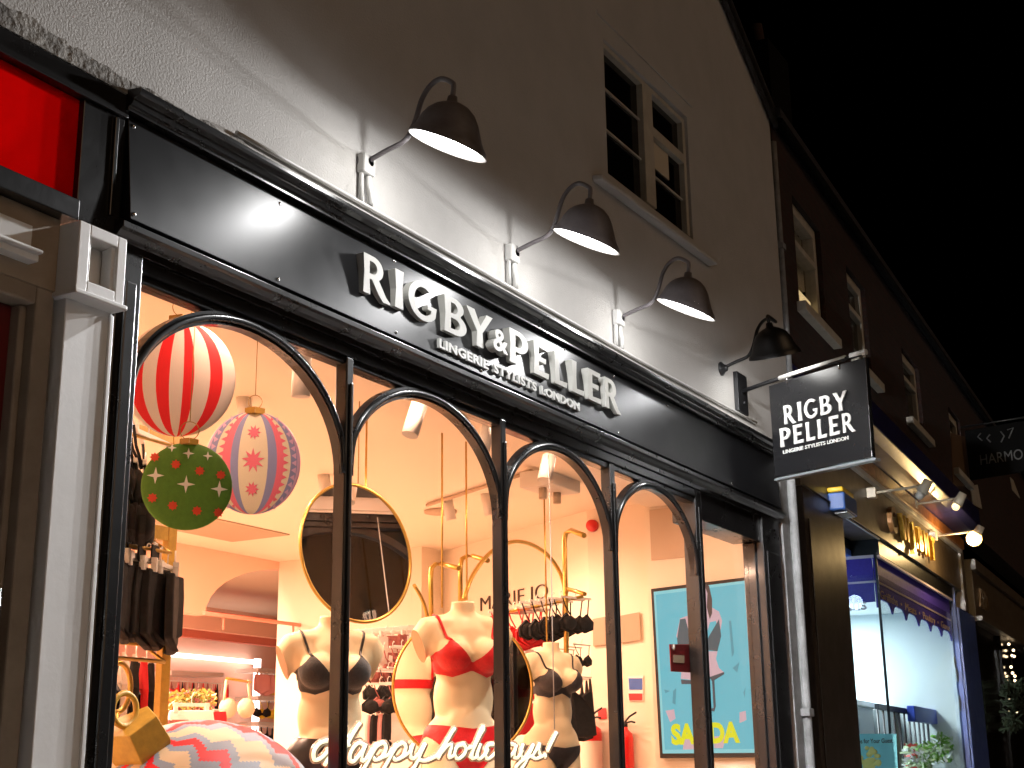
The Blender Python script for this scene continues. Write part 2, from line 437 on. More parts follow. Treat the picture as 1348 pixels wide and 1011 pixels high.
part(MB().box(X0, 8.747, .0, .10, 3.405, 3.459).box(X0, 8.747, .015, .085, 3.37, 3.405), 'transom', 'black_paint', sf, .006)
part(MB().box(X0 + .005, X1 - .005, .0, .32, 3.559, 3.984).box(X0, X1, .021, .3, 3.985, 4.06), 'backing', 'black_metal', sf)
part(MB().box(8.847, 9.98, .0, .22, 3.26, 3.459), 'door_lintel', 'black_paint', sf, .006)
# jambs and mullions
def post(x0, x1, y0, y1, z1, name='mullion'):
    b = MB().box(x0, x1, y0, y1, .3, z1)
    w = x1 - x0
    b.box(x0 + w * .28, x1 - w * .28, y0 - .014, y0, .3, z1 - .12)
    return part(b, name, 'black_paint', sf, .008)
post(3.40, 3.525, -.02, .10, 3.459, 'jamb')
post(4.805, 4.855, .0, .065, 3.404); post(6.151, 6.201, .0, .065, 3.404); post(7.445, 7.505, .0, .07, 3.404); post(8.747, 8.847, .0, .10, 3.459)
part(MB().box(9.985, 10.36, -.02, .14, .3, 3.459).box(10.03, 10.31, -.034, -.02, .5, 3.2).box(9.96, 9.985, .04, .14, .3, 3.259), 'pilaster', 'black_paint', sf, .008)
bays = [(3.525, 4.805), (4.855, 6.151), (6.201, 7.445), (7.505, 8.747)]
for (a, b) in bays:
    c = (a + b) / 2; hw = (b - a) / 2; zs = 2.873
    inner = arc(c, zs, hw - .004, .474, 0, 180, 36); outer = arc(c, zs, hw + .035, .53, 0, 180, 36)
    outer = [(min(max(x, a), b), min(z, 3.405)) for x, z in outer]
    mb = MB(); n = len(inner)
    vs = []
    for (p, q) in zip(inner, outer):
        vs += [(p[0], .012, p[1]), (q[0], .012, q[1]), (q[0], .06, q[1]), (p[0], .06, p[1])]
    fs = []
    for i in range(n - 1):
        for k in range(4): fs.append((4 * i + k, 4 * i + (k + 1) % 4, 4 * i + 4 + (k + 1) % 4, 4 * i + 4 + k))
    mb.add(vs, fs, False)
    mid = [((p[0] + q[0]) / 2, .012, (p[1] + q[1]) / 2) for p, q in zip(inner, outer)]
    mb.tube(mid, .016, 6)
    part(mb, 'arch', 'black_paint', sf)
    part(MB().box(a, b, .040, .046, .3, 3.37), 'pane', 'glass', sf)
part(MB().box(8.847, 9.96, .10, .106, .3, 3.26), 'pane', 'glass', sf)
part(MB().box(X0, X1, -.03, .12, 0, .3), 'stall_riser', 'black_paint', sf, .008)

# ------------------------------------------------------------------ fascia sign
sg = T('fascia_sign', 'long black fascia sign with raised pale letters over the arched windows', 'sign', (6.9, -.02, 3.56))
YP = lambda z: -.035 + (z - 3.77) * .105      # the board leans back a little, shaped to bring the lamp glare lower
part(MB().hexa([(X0 + .012, YP(3.562), 3.562), (X1 - .012, YP(3.562), 3.562), (X1 - .012, -.001, 3.562), (X0 + .012, -.001, 3.562), (X0 + .012, YP(3.982), 3.982), (X1 - .012, YP(3.982), 3.982), (X1 - .012, -.001, 3.982), (X0 + .012, -.001, 3.982)]), 'panel', 'black_panel', sg, .003)
G = {}
ST = [(.22, 0), (.195, .5)]
G['I'] = [[(0, 0), (.23, 0), (.2, .5), (.23, 1), (0, 1), (.03, .5)]]
G['L'] = [[(0, 0), (.54, 0), (.57, .17), (.22, .14), (.2, .5), (.23, 1), (0, 1), (.03, .5)]]
G['E'] = [[(0, 0), (.58, 0), (.61, .17), (.21, .14), (.205, .43), (.48, .42), (.50, .58), (.205, .57), (.21, .86), (.56, .83), (.585, 1), (0, 1), (.03, .5)]]
G['P'] = [[(0, 0), (.23, 0), (.2, .37)] + arc(.30, .68, .34, .32, -90, 90) + [(0, 1), (.03, .5)], [(.2, .51), (.27, .51)] + arc(.29, .685, .15, .175, -90, 90) + [(.2, .86)]]
G['R'] = [[(0, 0), (.23, 0), (.2, .40), (.28, .40), (.50, .10), (.66, -.05), (.90, -.04), (.90, .0), (.76, .10), (.53, .42)] + arc(.32, .70, .33, .30, -55, 90) + [(0, 1), (.03, .5)], [(.2, .54), (.28, .54)] + arc(.30, .70, .15, .16, -90, 90) + [(.2, .86)]]
G['B'] = [[(0, 0)] + arc(.34, .285, .35, .285, -90, 62) + arc(.31, .76, .29, .24, -48, 90) + [(0, 1), (.03, .5)], [(.2, .14)] + arc(.31, .29, .17, .15, -90, 90) + [(.2, .44)], [(.2, .57)] + arc(.28, .715, .13, .145, -90, 90) + [(.2, .86)]]
G['Y'] = [[(.26, 0), (.49, 0), (.46, .42), (.80, 1), (.60, 1), (.39, .60), (.20, 1), (-.06, 1), (.28, .42)]]
G['G'] = [arc(.5, .5, .5, .52, 48, 322, 30) + [(.94, .45), (.62, .45), (.63, .34), (.755, .335), (.755, .24)] + arc(.5, .5, .31, .37, 305, 55, 30)]
def letter(ch, x, w, z0, h, y0, ext):
    lp = G[ch]; xm = max(p[0] for p in lp[0]); k = w / xm
    return shape_mb(lp, lambda a, b, t: (x + a * k, y0 - t * (1 + .0 * b), z0 + b * h), ext)
LT = [('R', 4.826, .212), ('I', 5.075, .070), ('G', 5.186, .245), ('B', 5.500, .205), ('Y', 5.722, .240), ('P', 6.136, .200), ('E', 6.398, .172), ('L', 6.636, .150), ('L', 6.845, .150), ('E', 7.045, .172), ('R', 7.268, .212)]
for ch, x, w in LT:
    part(letter(ch, x, w, 3.703, .188, -.024, .042), 'letter', ['letter_face'], sg, .002)
part(text_mb('&', .165, lambda a, b, t: (5.935 + a, -.035 - t, 3.722 + b), .05, .004, width=.155), 'ampersand', 'letter_face', sg)
for wd, x_, w_ in (('LINGERIE', 5.455, .462), ('STYLISTS', 5.972, .452), ('LONDON', 6.478, .455)):
    part(text_mb(wd, .064, (lambda xx: lambda a, b, t: (xx + a, YP(3.604) + .002 - t, 3.604 + b))(x_), .016, .0022, width=w_, spacing=1.1), 'tagline_word', 'letter_white', sg)
for (px, py) in [(181, 165), (168, 336), (373, 267), (361, 378), (523, 343), (517, 443), (629, 494), (745, 398), (812, 495), (811, 572), (960, 640), (881, 534)]:
    p = aY(px, py, -.035); z_ = min(max(p.z, 3.585), 3.96); part(MB().ell((p.x, YP(z_), z_), (.009, .006, .009), 10), 'screw_head', 'steel', sg)

# ------------------------------------------------------------------ swan-neck lamps (local: wall at y=0, mount at origin)
def lamp(name, label, loc, metal, drop=0.0, reach=.47, Rr=.180, tilt=19, hi=.36, group=None, ang=0, lean=7, side=0, power=29):
    t = T(name, label, 'lamp', loc, FA, group); O = Vector(loc)
    rot = Matrix.Rotation(ang, 3, 'Z')
    V = lambda x, y, z: O + rot @ Vector((x, y, z))
    c = V(0, -reach, drop)
    tl = Matrix.Rotation(R(-side), 4, 'Y') @ Matrix.Rotation(R(lean), 4, 'X')
    mt = Matrix.Translation(c) @ tl
    SH = .215 * Rr / .18
    top = mt @ Vector((0, 0, SH * 1.11))
    ax = (mt.to_3x3() @ Vector((0, 0, 1)))
    part(MB().lathe([(.0, .0), (.052, .0), (.052, .012), (.03, .03), (.022, .05), (.0, .05)], Matrix.Translation(V(0, 0, 0)) @ rot.to_4x4() @ Matrix.Rotation(R(90), 4, 'X'), 20), 'mount', metal, t)
    k_ = reach / .46
    path = spline([V(0, -.04, .01), V(0, -.13 * k_, .035), V(0, -.235 * k_, .063), V(0, -.285 * k_, .135), V(0, -.325 * k_, .245), V(0, -.375 * k_, .305), V(0, -.43 * k_, .32), V(0, -.485 * k_, .285), top + ax * .05, top], 6)
    part(MB().tube(path, .0125, 10), 'arm', metal, t)
    q_ = Rr / .245; hq = SH / .27
    prof = [(a * q_, b * hq) for a, b in [(.0, .30), (.030, .30), (.036, .262), (.050, .256), (.078, .246), (.118, .226), (.152, .196), (.178, .156), (.196, .112), (.212, .072), (.230, .042), (.243, .028), (.249, .0), (.240, .0), (.236, .024), (.20, .066), (.18, .11), (.13, .19), (.0, .235)]]
    def shear(m0):
        for i_, p_ in enumerate(m0.v):
            m0.v[i_] = mt @ Vector((p_.x, p_.y, p_.z + p_.y * math.tan(R(tilt)) * max(0, min(1, 1 - p_.z / SH))))
        return m0
    ID = Matrix.Identity(4)
    part(shear(MB().lathe(prof[:13], ID, 40)), 'shade', metal, t)
    part(shear(MB().lathe(prof[12:], ID, 40)), 'reflector', 'lamp_inner', t)
    part(shear(MB().lathe([(.0, .020), (Rr * .5, .022), (Rr * .86, .030), (Rr * .90, .045), (.0, .05)], ID, 36)), 'diffuser', 'lamp_light', t)
    li = bpy.data.lights.new('lamp_glow', 'POINT'); li.energy = power; li.color = (.99, .99, 1); li.shadow_soft_size = .028
    li.use_nodes = True; ln = li.node_tree; fo_ = ln.nodes.new('ShaderNodeLightFalloff'); fo_.inputs['Strength'].default_value = 1
    ln.links.new(fo_.outputs['Constant'], ln.nodes['Emission'].inputs['Strength'])      # no falloff with distance, added to even out the wash on the wall
    o = bpy.data.objects.new('lamp_glow', li); C.objects.link(o); o.parent = t; o.location = mt @ Vector((0, 0, -.002)) - O
    return t
gL = 'swan-neck lamps on the rendered wall'
lamp('wall_lamp', 'largest grey swan-neck lamp, nearest, above the first raised letter of the sign', (4.895, -.0, 4.365), 'lamp_grey', -.025, group=gL)
lamp('wall_lamp', 'grey swan-neck lamp in the middle of the row, left of the upper window', (6.265, -.0, 4.358), 'lamp_grey', -.025, group=gL)
lamp('wall_lamp', 'grey swan-neck lamp under the sill of the upper window', (7.60, -.0, 4.355), 'lamp_grey', -.025, group=gL)
lamp('wall_lamp', 'black swan-neck lamp over the square hanging sign', (9.36, -.0, 4.46), 'black_metal', .03, reach=.42, Rr=.185, tilt=0, lean=0, side=21, power=12, hi=.30, group=gL)

# ------------------------------------------------------------------ square hanging sign
hs = T('hanging_sign', 'square black double-sided sign hanging from a wall bracket, pale lettering', 'sign', (9.5, -.6, 3.65))
Xi, Xo = 9.66, 9.42
q = [aX(1020, 628, Xi), aX(1148, 601, Xo), aX(1139, 470, Xo), aX(1012, 508, Xi)]
ex = (q[1] - q[0]).normalized(); ez = (q[3] - q[0]).normalized(); en = ex.cross(ez).normalized()
if en.x > 0: en = -en
part(MB().slab(q, -en * .045), 'board', 'board_black', hs, .003)
ez2 = (q[2] - q[1])
ft = [q[0] - en * .0 - Vector((0, 0, .012)), q[1] - Vector((0, 0, .012))]
part(MB().slab([ft[0] + en * .01, ft[1] + ex * .03 + en * .01, ft[1] + ex * .03 - en * .055, ft[0] - en * .055], (0, 0, -.018)), 'lit_underside', 'underside_grey', hs, .003)  # grey slab paints the light on the board's underside
def sgf(px, py):
    d = ray(px, py); t = (q[0] - EYE).dot(en) / d.dot(en); return EYE + d * t
sw = (q[1] - q[0]).length; sh = (q[3] - q[0]).length
def sfn(u0, v0, k=1): return lambda a, b, t: q[0] + ex * (u0 + a * k) + ez * (v0 + b * k) + en * (.001 + t)
def sign_word(word, u0, v0, h, widths, gap):
    mb = MB(); u = u0
    for ch, w in zip(word, widths):
        lp = G[ch]; k = w / max(p[0] for p in lp[0])
        shape_mb(lp, (lambda uu, kk: lambda a, b, t: q[0] + ex * (uu + a * kk) + ez * (v0 + b * h) + en * (.001 + t))(u, k), .010, mb)
        u += w + gap
    return mb
part(sign_word('RIGBY', sw * .15, sh * .535, sh * .20, [.098, .034, .112, .096, .108], .024), 'lettering', 'letter_white', hs)
part(sign_word('PELLER', sw * .09, sh * .30, sh * .20, [.094, .084, .074, .074, .084, .100], .026), 'lettering', 'letter_white', hs)
for wd, x_, w_ in (('LINGERIE', .11, .215), ('STYLISTS', .345, .21), ('LONDON', .575, .215)):
    part(text_mb(wd, .036, sfn(sw * x_, sh * .225), .006, .001, width=sw * w_), 'tagline_word', 'letter_white', hs)
b0 = Vector((Xi + .05, -.01, q[3].z - .01)); b1 = q[2] + ex * .02 + ez * .02
b0 = aX(972, 517, 9.70)
part(MB().tube([b0, q[3] + ez * .03, q[2] + ez * .03 + ex * .01], .016, 10), 'bracket_arm', 'black_metal', hs)
part(MB().tube([q[3] + ez * .035 + ex * .10, q[2] + ez * .035 - ex * .16], .019, 10).tube([q[2] + ez * .035 - ex * .12, q[2] + ez * .035 + ex * .012], .021, 10), 'arm_highlight', 'letter_white', hs)  # pale tubes paint the lamp's white reflection on the bracket arm
for s_ in (.2, .75): part(MB().tube([q[3] + ex * sw * s_ + ez * .035, q[3] + ex * sw * s_ - ez * .015], .006, 6), 'hook', 'steel', hs)
pz0, pz1 = aX(985, 538, 9.66).z, aX(965, 490, 9.62).z
part(MB().box(9.60, 9.80, -.035, .0, pz0 - .02, pz1).tube([(9.70, -.036, pz0 + .06), (9.70, -.05, pz0 + .06)], .012, 8), 'wall_plate', 'black_metal', hs, .004)

# ------------------------------------------------------------------ neighbouring shopfront on the left
ns = T('neighbour_shopfront', 'red panelled shopfront with a white pilaster at the left edge of the picture', 'shopfront', (2.4, 0, 0))
part(MB().box(-1, 3.199, .012, .03, 3.564, 3.958), 'red_panel', 'red_sign', ns)
part(MB().box(-1, 3.398, -.03, .2, 3.959, 4.049).box(-1, 3.199, .031, .2, 3.563, 3.9589).box(3.2, 3.398, -.012, .2, 3.50, 3.9589).box(-1, 3.199, -.03, .2, 3.487, 3.563)
     .box(3.345, 3.365, -.022, -.012, 3.56, 3.95), 'frame', 'black_paint', ns, .004)
part(MB().box(3.178, 3.392, -.02, .2, .2, 3.225).box(3.372, 3.392, -.03, -.02, .2, 3.19), 'pilaster', 'white_paint', ns, .004)
cz0, cz1, cy = 3.215, 3.468, -.075
cap = MB().box(3.165, 3.215, cy, .15, cz0 + .0, cz1).box(3.345, 3.388, cy, .15, cz0, cz1).box(3.215, 3.345, cy, .15, cz0, cz0 + .045).box(3.215, 3.345, cy, .15, cz1 - .045, cz1).box(3.215, 3.345, .0, .15, cz0 + .045, cz1 - .045)
for i_ in range(3): cap.box(3.215, 3.218 + .005 * (3 - i_), cy + .012 + .02 * i_, cy + .03 + .02 * i_, cz0 + .045, cz1 - .045); cap.box(3.342 - .005 * (3 - i_), 3.345, cy + .012 + .02 * i_, cy + .03 + .02 * i_, cz0 + .045, cz1 - .045)
cap.box(3.15, 3.392, cy - .018, .15, cz0 - .018, cz0)
part(cap, 'capital', 'white_paint', ns, .004)
part(MB().box(-1, 3.164, .02, .2, 3.22, 3.486), 'frieze', 'shaded_beige', ns, .004)  # shade on the pale frieze is put into its beige colour
part(MB().box(-1, 3.04, -.03, .02, 3.28, 3.305).box(-1, 3.04, -.05, .02, 3.305, 3.318), 'ledge', 'white_paint', ns, .004)
part(MB().box(-1, 3.04, .015, .0199, 3.32, 3.42), 'lit_patch', 'white_paint', ns)  # white slab paints the patch of lamplight on the frieze
fr = MB().box(3.085, 3.164, .02, .2, .2, 3.2199).box(-1, 3.085, .02, .2, 3.155, 3.2199)
fr.box(3.055, 3.085, .06, .2, .2, 3.155)
part(fr, 'door_frame', 'cream_paint', ns, .008)
dr = part(MB().box(1.9, 3.054, .10, .15, .2, 3.154).box(2.92, 2.94, .09, .10, .3, 3.1), 'door', 'door_red', ns, .006)
hx = aY(3, 800, .03)
part(MB().tube([(hx.x - .02, .03, 1.0), (hx.x - .02, .03, aY(4, 775, .03).z)], .012, 10), 'door_handle', 'steel', dr)

# ------------------------------------------------------------------ shop interior shell
room = T('shop_interior', 'warm cream and pink shop interior behind the arched windows', 'interior', (8, 3, .3))
ZC = 3.8
c1 = aZ(773, 672, ZC); c2 = aZ(583.7, 726, ZC); b1p = aZ(365, 740, ZC)
YB = 5.88; YK = 9.2
part(MB().box(3.2, 20, .33, YK + .3, .1, .3), 'floor', 'shop_floor', room)
part(MB().box(3.2, 10.48, .10, 1.14, 3.72, 3.9).box(3.2, 20, 1.14, YK + .3, ZC, 4.0), 'ceiling', 'cream_wall', room)
part(MB().box(3.53, 10.36, .11, .14, 3.47, 3.72).box(3.53, 10.36, .101, .109, 3.46, 3.72), 'window_head', 'soffit_white', room)
part(MB().box(10.5, 10.62, .15, 1.17, .3, ZC + .1), 'wall', 'cream_wall', room)
n1 = aX(850, 667, 10.49); n2 = aX(900, 683, 10.49); n3 = aX(855, 738, 10.49)
part(MB().box(10.492, 10.499, n2.y, n1.y - .03, n3.z, 3.70), 'niche_panel', 'niche', room)
part(MB().box(10.70, 10.82, 1.17, c1.y, .3, ZC).box(10.62, 10.82, 1.10, 1.169, .3, ZC), 'wall', 'cream_wall', room)
dv = (c2 - c1); dv.z = 0; dn = Vector((dv.y, -dv.x, 0)).normalized()
part(MB().slab([(c1.x, c1.y, .3), (c2.x, c2.y, .3), (c2.x, c2.y, ZC), (c1.x, c1.y, ZC)], dn * .12), 'wall', 'cream_wall', room)
part(MB().box(b1p.x, c2.x, c2.y, c2.y + .12, .3, ZC), 'wall', 'cream_wall', room)
part(MB().box(b1p.x, b1p.x + .12, c2.y + .121, YB - .001, .3, ZC), 'wall', 'cream_wall', room)
# pink bulkhead with an arched opening
pz = aY(240, 806, YB).z
ax0, axm = aY(270, 806, YB).x, aY(392, 752, YB)
hw = axm.x - ax0
ap = [(ax0 + hw * (1 - math.cos(R(t))), pz + (axm.z - pz) * math.sin(R(t))) for t in range(0, 181, 9)]
outline = [(6, pz), (6, ZC - .001), (ax0 + 2 * hw + 1.6, ZC - .001), (ax0 + 2 * hw + 1.6, pz)] + ap[::-1]
mb = MB(); top = ZC - .001
for i in range(len(ap) - 1):
    mb.prism([ap[i], ap[i + 1], (ap[i + 1][0], top), (ap[i][0], top)], lambda a, b: (a, YB, b), (0, .12, 0))
mb.prism([(6, pz), ap[0], (ap[0][0], top), (6, top)], lambda a, b: (a, YB, b), (0, .12, 0))
mb.prism([ap[-1], (ap[-1][0] + 1.6, pz), (ap[-1][0] + 1.6, top), (ap[-1][0], top)], lambda a, b: (a, YB, b), (0, .12, 0))
part(mb, 'bulkhead', 'pink_wall', room)
y2 = 7.6
za, zb_ = aY(330, 814, y2).z, aY(330, 836, y2).z
part(MB().box(7, 19.5, y2, y2 + .1, zb_, za), 'bulkhead', 'pink_wall', room)
part(MB().box(7, 19.5, y2 + .02, y2 + .5, za - .005, za + .03), 'cove', 'coral', room)
za, zb_ = aY(280, 834, 8.4).z, aY(280, 842, 8.4).z
part(MB().box(7, 19.5, 8.4, 8.5, zb_, za + .02), 'cove', 'coral', room)
part(MB().box(7, 20, YK, YK + .2, .3, ZC), 'back_wall', 'pink_wall', room)
part(MB().box(19.6, 20, YB + .2, YK, .3, ZC), 'side_wall', 'pink_wall', room)
zl = aY(280, 866, YK - .1).z
part(MB().box(aY(222, 866, YK - .1).x, aY(336, 866, YK - .1).x, YK - .12, YK - .06, zl - .03, zl + .02), 'light_strip', 'led_strip', room)
p = aY(340, 885, YK - .3)
part(MB().box(p.x - .04, p.x + .05, YK - .3, YK - .25, .3, zl + .02), 'light_strip', 'led_strip', room)
part(MB().box(3.2, 3.39, .33, YK + .3, .1, ZC).box(3.2, 8, 6.5, 6.6, .3, 2), 'side_wall', 'cream_wall', room)
# ceiling hatch and grille
for (px, py, w) in ((280, 700, .9),):
    p = aZ(px, py, ZC); part(MB().box(p.x - .8, p.x + .5, p.y - .5, p.y + .2, ZC - .012, ZC - .001), 'ceiling_vent', 'taupe', room, .003)
p = aZ(580, 672, ZC); part(MB().lathe([(0, 0), (.14, 0), (.14, .02), (0, .02)], Matrix.Translation((p.x, p.y, ZC - .021)), 24), 'downlight', 'taupe', room)
# wall lettering on the diagonal wall
def onwall(px, py, off=.004):
    d = ray(px, py); o = c1 - dn * -0.0
    t = (c1 - EYE).dot(dn) / d.dot(dn); return EYE + d * t
wa = onwall(636, 797); wb = onwall(720, 752); wu = Vector((-dv.x, -dv.y, 0)).normalized()
pA, pB = onwall(634, 805), onwall(722, 778)
hgt = (onwall(716, 752) - onwall(716, 775)).length
wl = (pB - pA); wl.z = 0
mbt = text_mb('MARIE JO', hgt / .80, lambda a, b, t: pA + wl.normalized() * a + Vector((0, 0, b)) + (-dn if (-dn).dot(EYE - c1) > 0 else dn) * (.004 + t), .012, -.004, width=wl.length)
part(mbt, 'wall_lettering', 'text_dark', room)

# ------------------------------------------------------------------ track lights
def spot(name, top, aim, L, r, label, power=0, col=(1, .76, .47), group='spotlights on the shop ceiling', stem=.08, glow=True):
    t = T(name, label, 'spotlight', top, FA, group); top = Vector(top); aim = Vector(aim).normalized()
    k = top - Vector((0, 0, stem))
    part(MB().tube([top, k], .008, 6).box(top.x - .02, top.x + .02, top.y - .02, top.y + .02, top.z - .012, top.z), 'stem', 'tracklight', t)
    e0 = k - aim * L * .35; e1 = k + aim * L * .65
    part(MB().tube([e0, e1], r, 18), 'body', 'tracklight', t)
    if glow:
        part(MB().tube([e1 - aim * .004, e1 + aim * .004], r * .82, 16), 'lens', 'spot_glow', t)
    if power:
        li = bpy.data.lights.new('spot', 'SPOT'); li.energy = power; li.color = col; li.spot_size = R(150); li.spot_blend = .6; li.shadow_soft_size = .06
        o = bpy.data.objects.new('spot_beam', li); C.objects.link(o); o.parent = t
        o.matrix_local = Matrix.Translation(e1 + aim * .03 - top) @ aim.to_track_quat('-Z', 'Y').to_matrix().to_4x4()
    return t
WARM = (1, .60, .41)
def at_z(px, py, z): return aZ(px, py, z)
SP = [  # pixel of the body centre, ceiling height, length, radius, aim, power, label
    (397, 487, 3.70, .20, .045, (.05, .05, -1), 'spotlight seen through the first arch, hanging straight down'),
    (548, 545, 3.70, .20, .045, (-.35, .1, -1), 'tilted spotlight inside the top of the second arch'),
    (641, 570, 3.70, .18, .04, (-.3, .1, -1), 'spotlight half hidden behind the second arch'),
    (721, 612, 3.70, .17, .045, (-.35, .05, -1), 'tilted spotlight inside the top of the third arch')]
for (px, py, z, L, r, aim, lab) in SP:
    c = aY(px, py, .45); spot('spotlight', (c.x, c.y, 3.72), aim, L, r, lab, 0, stem=max(.03, 3.72 - c.z), glow=False)
for (px, py, lab) in [(590, 660, 'small spotlight on the rear track left of the second mullion'), (641, 652, 'small spotlight on the rear track just left of the second mullion'), (427, 627, 'spotlight above the left rim of the round mirror'),
                      (322, 520, 'lit spotlight beside the red striped bauble')]:
    c = aZ(px, py - 14, ZC); c = aY(px, py, min(c.y, 3.2) + .2)
    spot('spotlight', (c.x, c.y, ZC - .001), (.2 if px > 500 else .1, -.1, -1), .2, .045, lab, 85, stem=max(.04, ZC - c.z), glow=px < 500, col=WARM)
trk = MB()
a_, b_ = aZ(562, 662, ZC), aZ(700, 617, ZC); trk.tube([(a_.x, a_.y, ZC - .02), (b_.x, b_.y, ZC - .02)], .015, 6)
solo(trk, 'light_track', 'taupe', 'thin ceiling track crossing behind the second and third arches', 'track')
trk = MB(); c = aY(721, 600, .6)
trk.tube([(3.8, .45, 3.70), (8.6, .45, 3.70)], .016, 6)
solo(trk, 'light_track', 'tracklight', 'ceiling track close behind the window heads', 'track')
trk = MB(); a_, b_ = aY(268, 807, YB - .3), aY(405, 824, YB - .3); trk.tube([a_, b_], .02, 6)
for px, py in ((294, 815), (386, 826)): trk.tube([aY(px, py - 4, YB - .3), aY(px, py + 14, YB - .3)], .012, 6)
solo(trk, 'light_track', 'coral', 'thin track below the pink arched bulkhead', 'track')
# ceiling projector
pc = aZ(725, 660, ZC - .25)
pj = T('ceiling_projector', 'pale projector box hanging from the ceiling in the third bay', 'projector', (pc.x, pc.y, ZC - .2))
part(MB().box(pc.x - .22, pc.x + .22, pc.y - .14, pc.y + .14, ZC - .17, ZC - .05), 'body', 'tracklight', pj, .01)
for o_ in (-.12, .1): part(MB().tube([(pc.x + o_, pc.y, ZC - .17), (pc.x + o_, pc.y, ZC - .25)], .03, 10), 'lens', 'taupe', pj)
part(MB().box(pc.x - .03, pc.x + .03, pc.y - .03, pc.y + .03, ZC - .05, ZC), 'mount', 'tracklight', pj)
# added ceiling lights, kept out of sight, that fill the shop with light
def fill_lum(x, y, z, power, col, r=.15, lab=''):
    t = T('ceiling_light', lab, 'ceiling light', (x, y, z), FA, 'added fill lights at the shop ceiling')
    part(MB().lathe([(r, 0), (r + .03, 0), (r + .03, .03), (0, .03)], Matrix.Translation((x, y, z - .03)), 28), 'rim', 'tracklight', t)
    li = bpy.data.lights.new('luminaire', 'AREA'); li.shape = 'DISK'; li.size = r * 2; li.energy = power; li.color = col
    o = bpy.data.objects.new('luminaire', li); C.objects.link(o); o.parent = t; o.location = (0, 0, -.034)
for (x, y, z, pw, cl) in [(4.5, .30, 3.72, 18, WARM), (5.7, .30, 3.72, 72, WARM), (7.0, .30, 3.72, 72, WARM), (8.3, .30, 3.72, 56, WARM), (9.6, .30, 3.72, 40, WARM), (5, 2, ZC, 130, WARM), (6, 4, ZC, 170, WARM), (7.5, 4.6, ZC, 130, WARM), (8.0, 5.35, ZC, 330, WARM),
                          (8.6, 6.6, ZC, 360, (1, .64, .50)), (9.4, 8.0, ZC, 360, (1, .64, .50))]:
    fill_lum(x, y, z, pw, cl, lab='added warm fill light at the shop ceiling, out of sight above the arches')

# ------------------------------------------------------------------ baubles hanging in the window
def bauble(label, cx, cy, y, rx, rz, pats, base, mats, capw, ring, tiltx=0, yaw=None):
    """lens-shaped ornament turned towards the pavement; pats: list of (material index, loops) in unit disc coordinates"""
    c = aY(cx, cy, y)
    view = (c - EYE); view.z = 0; d = view.length; view.normalize()
    ux = Vector((-view.y, view.x, 0)) * -1; uz = Vector((0, 0, 1)); un = -view
    k = (c - EYE).length / F
    rx *= k; rz *= k; dep = rx * .11
    t = T('bauble', label, 'bauble', c - uz * rz, FA, 'baubles hanging in the first window')
    def P(a, b, lift=0):
        h = math.sqrt(max(0, 1 - a * a - b * b)); return c + ux * (a * rx * (1 + lift)) + uz * (b * rz * (1 + lift)) + un * (h * dep + lift * .12)
    mb = MB(); n = 40
    base(mb, c, ux, uz, un, rx, rz, dep)
    mb.smooth = True
    for mi, lp, lift in pats:
        mb.m(mi)
        cen = (sum(p[0] for p in lp) / len(lp), sum(p[1] for p in lp) / len(lp))
        N = len(lp); rings = [1, .66, .33]
        vs = [P(cen[0] + (p[0] - cen[0]) * s_, cen[1] + (p[1] - cen[1]) * s_, lift) for s_ in rings for p in lp] + [P(*cen, lift)]
        fs = []
        for r_ in range(2):
            for i in range(N): fs.append((r_ * N + i, r_ * N + (i + 1) % N, (r_ + 1) * N + (i + 1) % N, (r_ + 1) * N + i))
        for i in range(N): fs.append((2 * N + i, 2 * N + (i + 1) % N, 3 * N))
        mb.add(vs, fs, True)
    part(mb, 'body', mats, t)
    w = capw * k; tz = c + uz * rz * .95
    cp = MB(); hh = w * .62
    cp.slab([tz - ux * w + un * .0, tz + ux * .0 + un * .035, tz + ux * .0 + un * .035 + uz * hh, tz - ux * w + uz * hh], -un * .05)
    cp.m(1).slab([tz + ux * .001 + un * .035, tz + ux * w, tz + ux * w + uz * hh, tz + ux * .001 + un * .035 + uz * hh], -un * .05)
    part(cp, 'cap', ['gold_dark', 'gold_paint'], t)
    rc = tz + uz * (hh + ring * k * .95)
    part(MB().tube([rc + ux * ring * k * math.cos(a) + uz * ring * k * math.sin(a) for a in [2 * PI * i / 20 for i in range(20)]], .0022, 5, closed=True), 'ring', 'cord', t)
    part(MB().tube([rc + uz * ring * k, Vector((rc.x, rc.y, 3.71))], .0022, 5), 'cord', 'cord', t)
    return t
def strip_base(bands):
    def f(mb, c, ux, uz, un, rx, rz, dep):
        for (a0, a1, mi) in bands:
            mb.m(mi); n = 24; k = max(2, int((a1 - a0) / 5)); vs = []; fs = []
            for i in range(n + 1):
                th = PI * i / n
                for j in range(k + 1):
                    ph = R(a0 + (a1 - a0) * j / k)
                    vs.append(c + ux * (rx * math.sin(th) * math.sin(ph)) + un * (dep * math.sin(th) * math.cos(ph)) + uz * (rz * math.cos(th)))
            for i in range(n):
                for j in range(k): fs.append((i * (k + 1) + j, i * (k + 1) + j + 1, (i + 1) * (k + 1) + j + 1, (i + 1) * (k + 1) + j))
            mb.add(vs, fs, True)
    return f
def star(cx, cy, r0, r1, n, rot=0):
    return [(cx + (r0 if i % 2 == 0 else r1) * math.cos(PI * i / n + rot), cy + (r0 if i % 2 == 0 else r1) * math.sin(PI * i / n + rot)) for i in range(2 * n)]
red = [(-68, -48, 1), (-48, -24, 0), (-24, -4, 1), (-4, 16, 0), (16, 33, 1), (33, 90, 0), (-90, -68, 0), (90, 270, 0)]
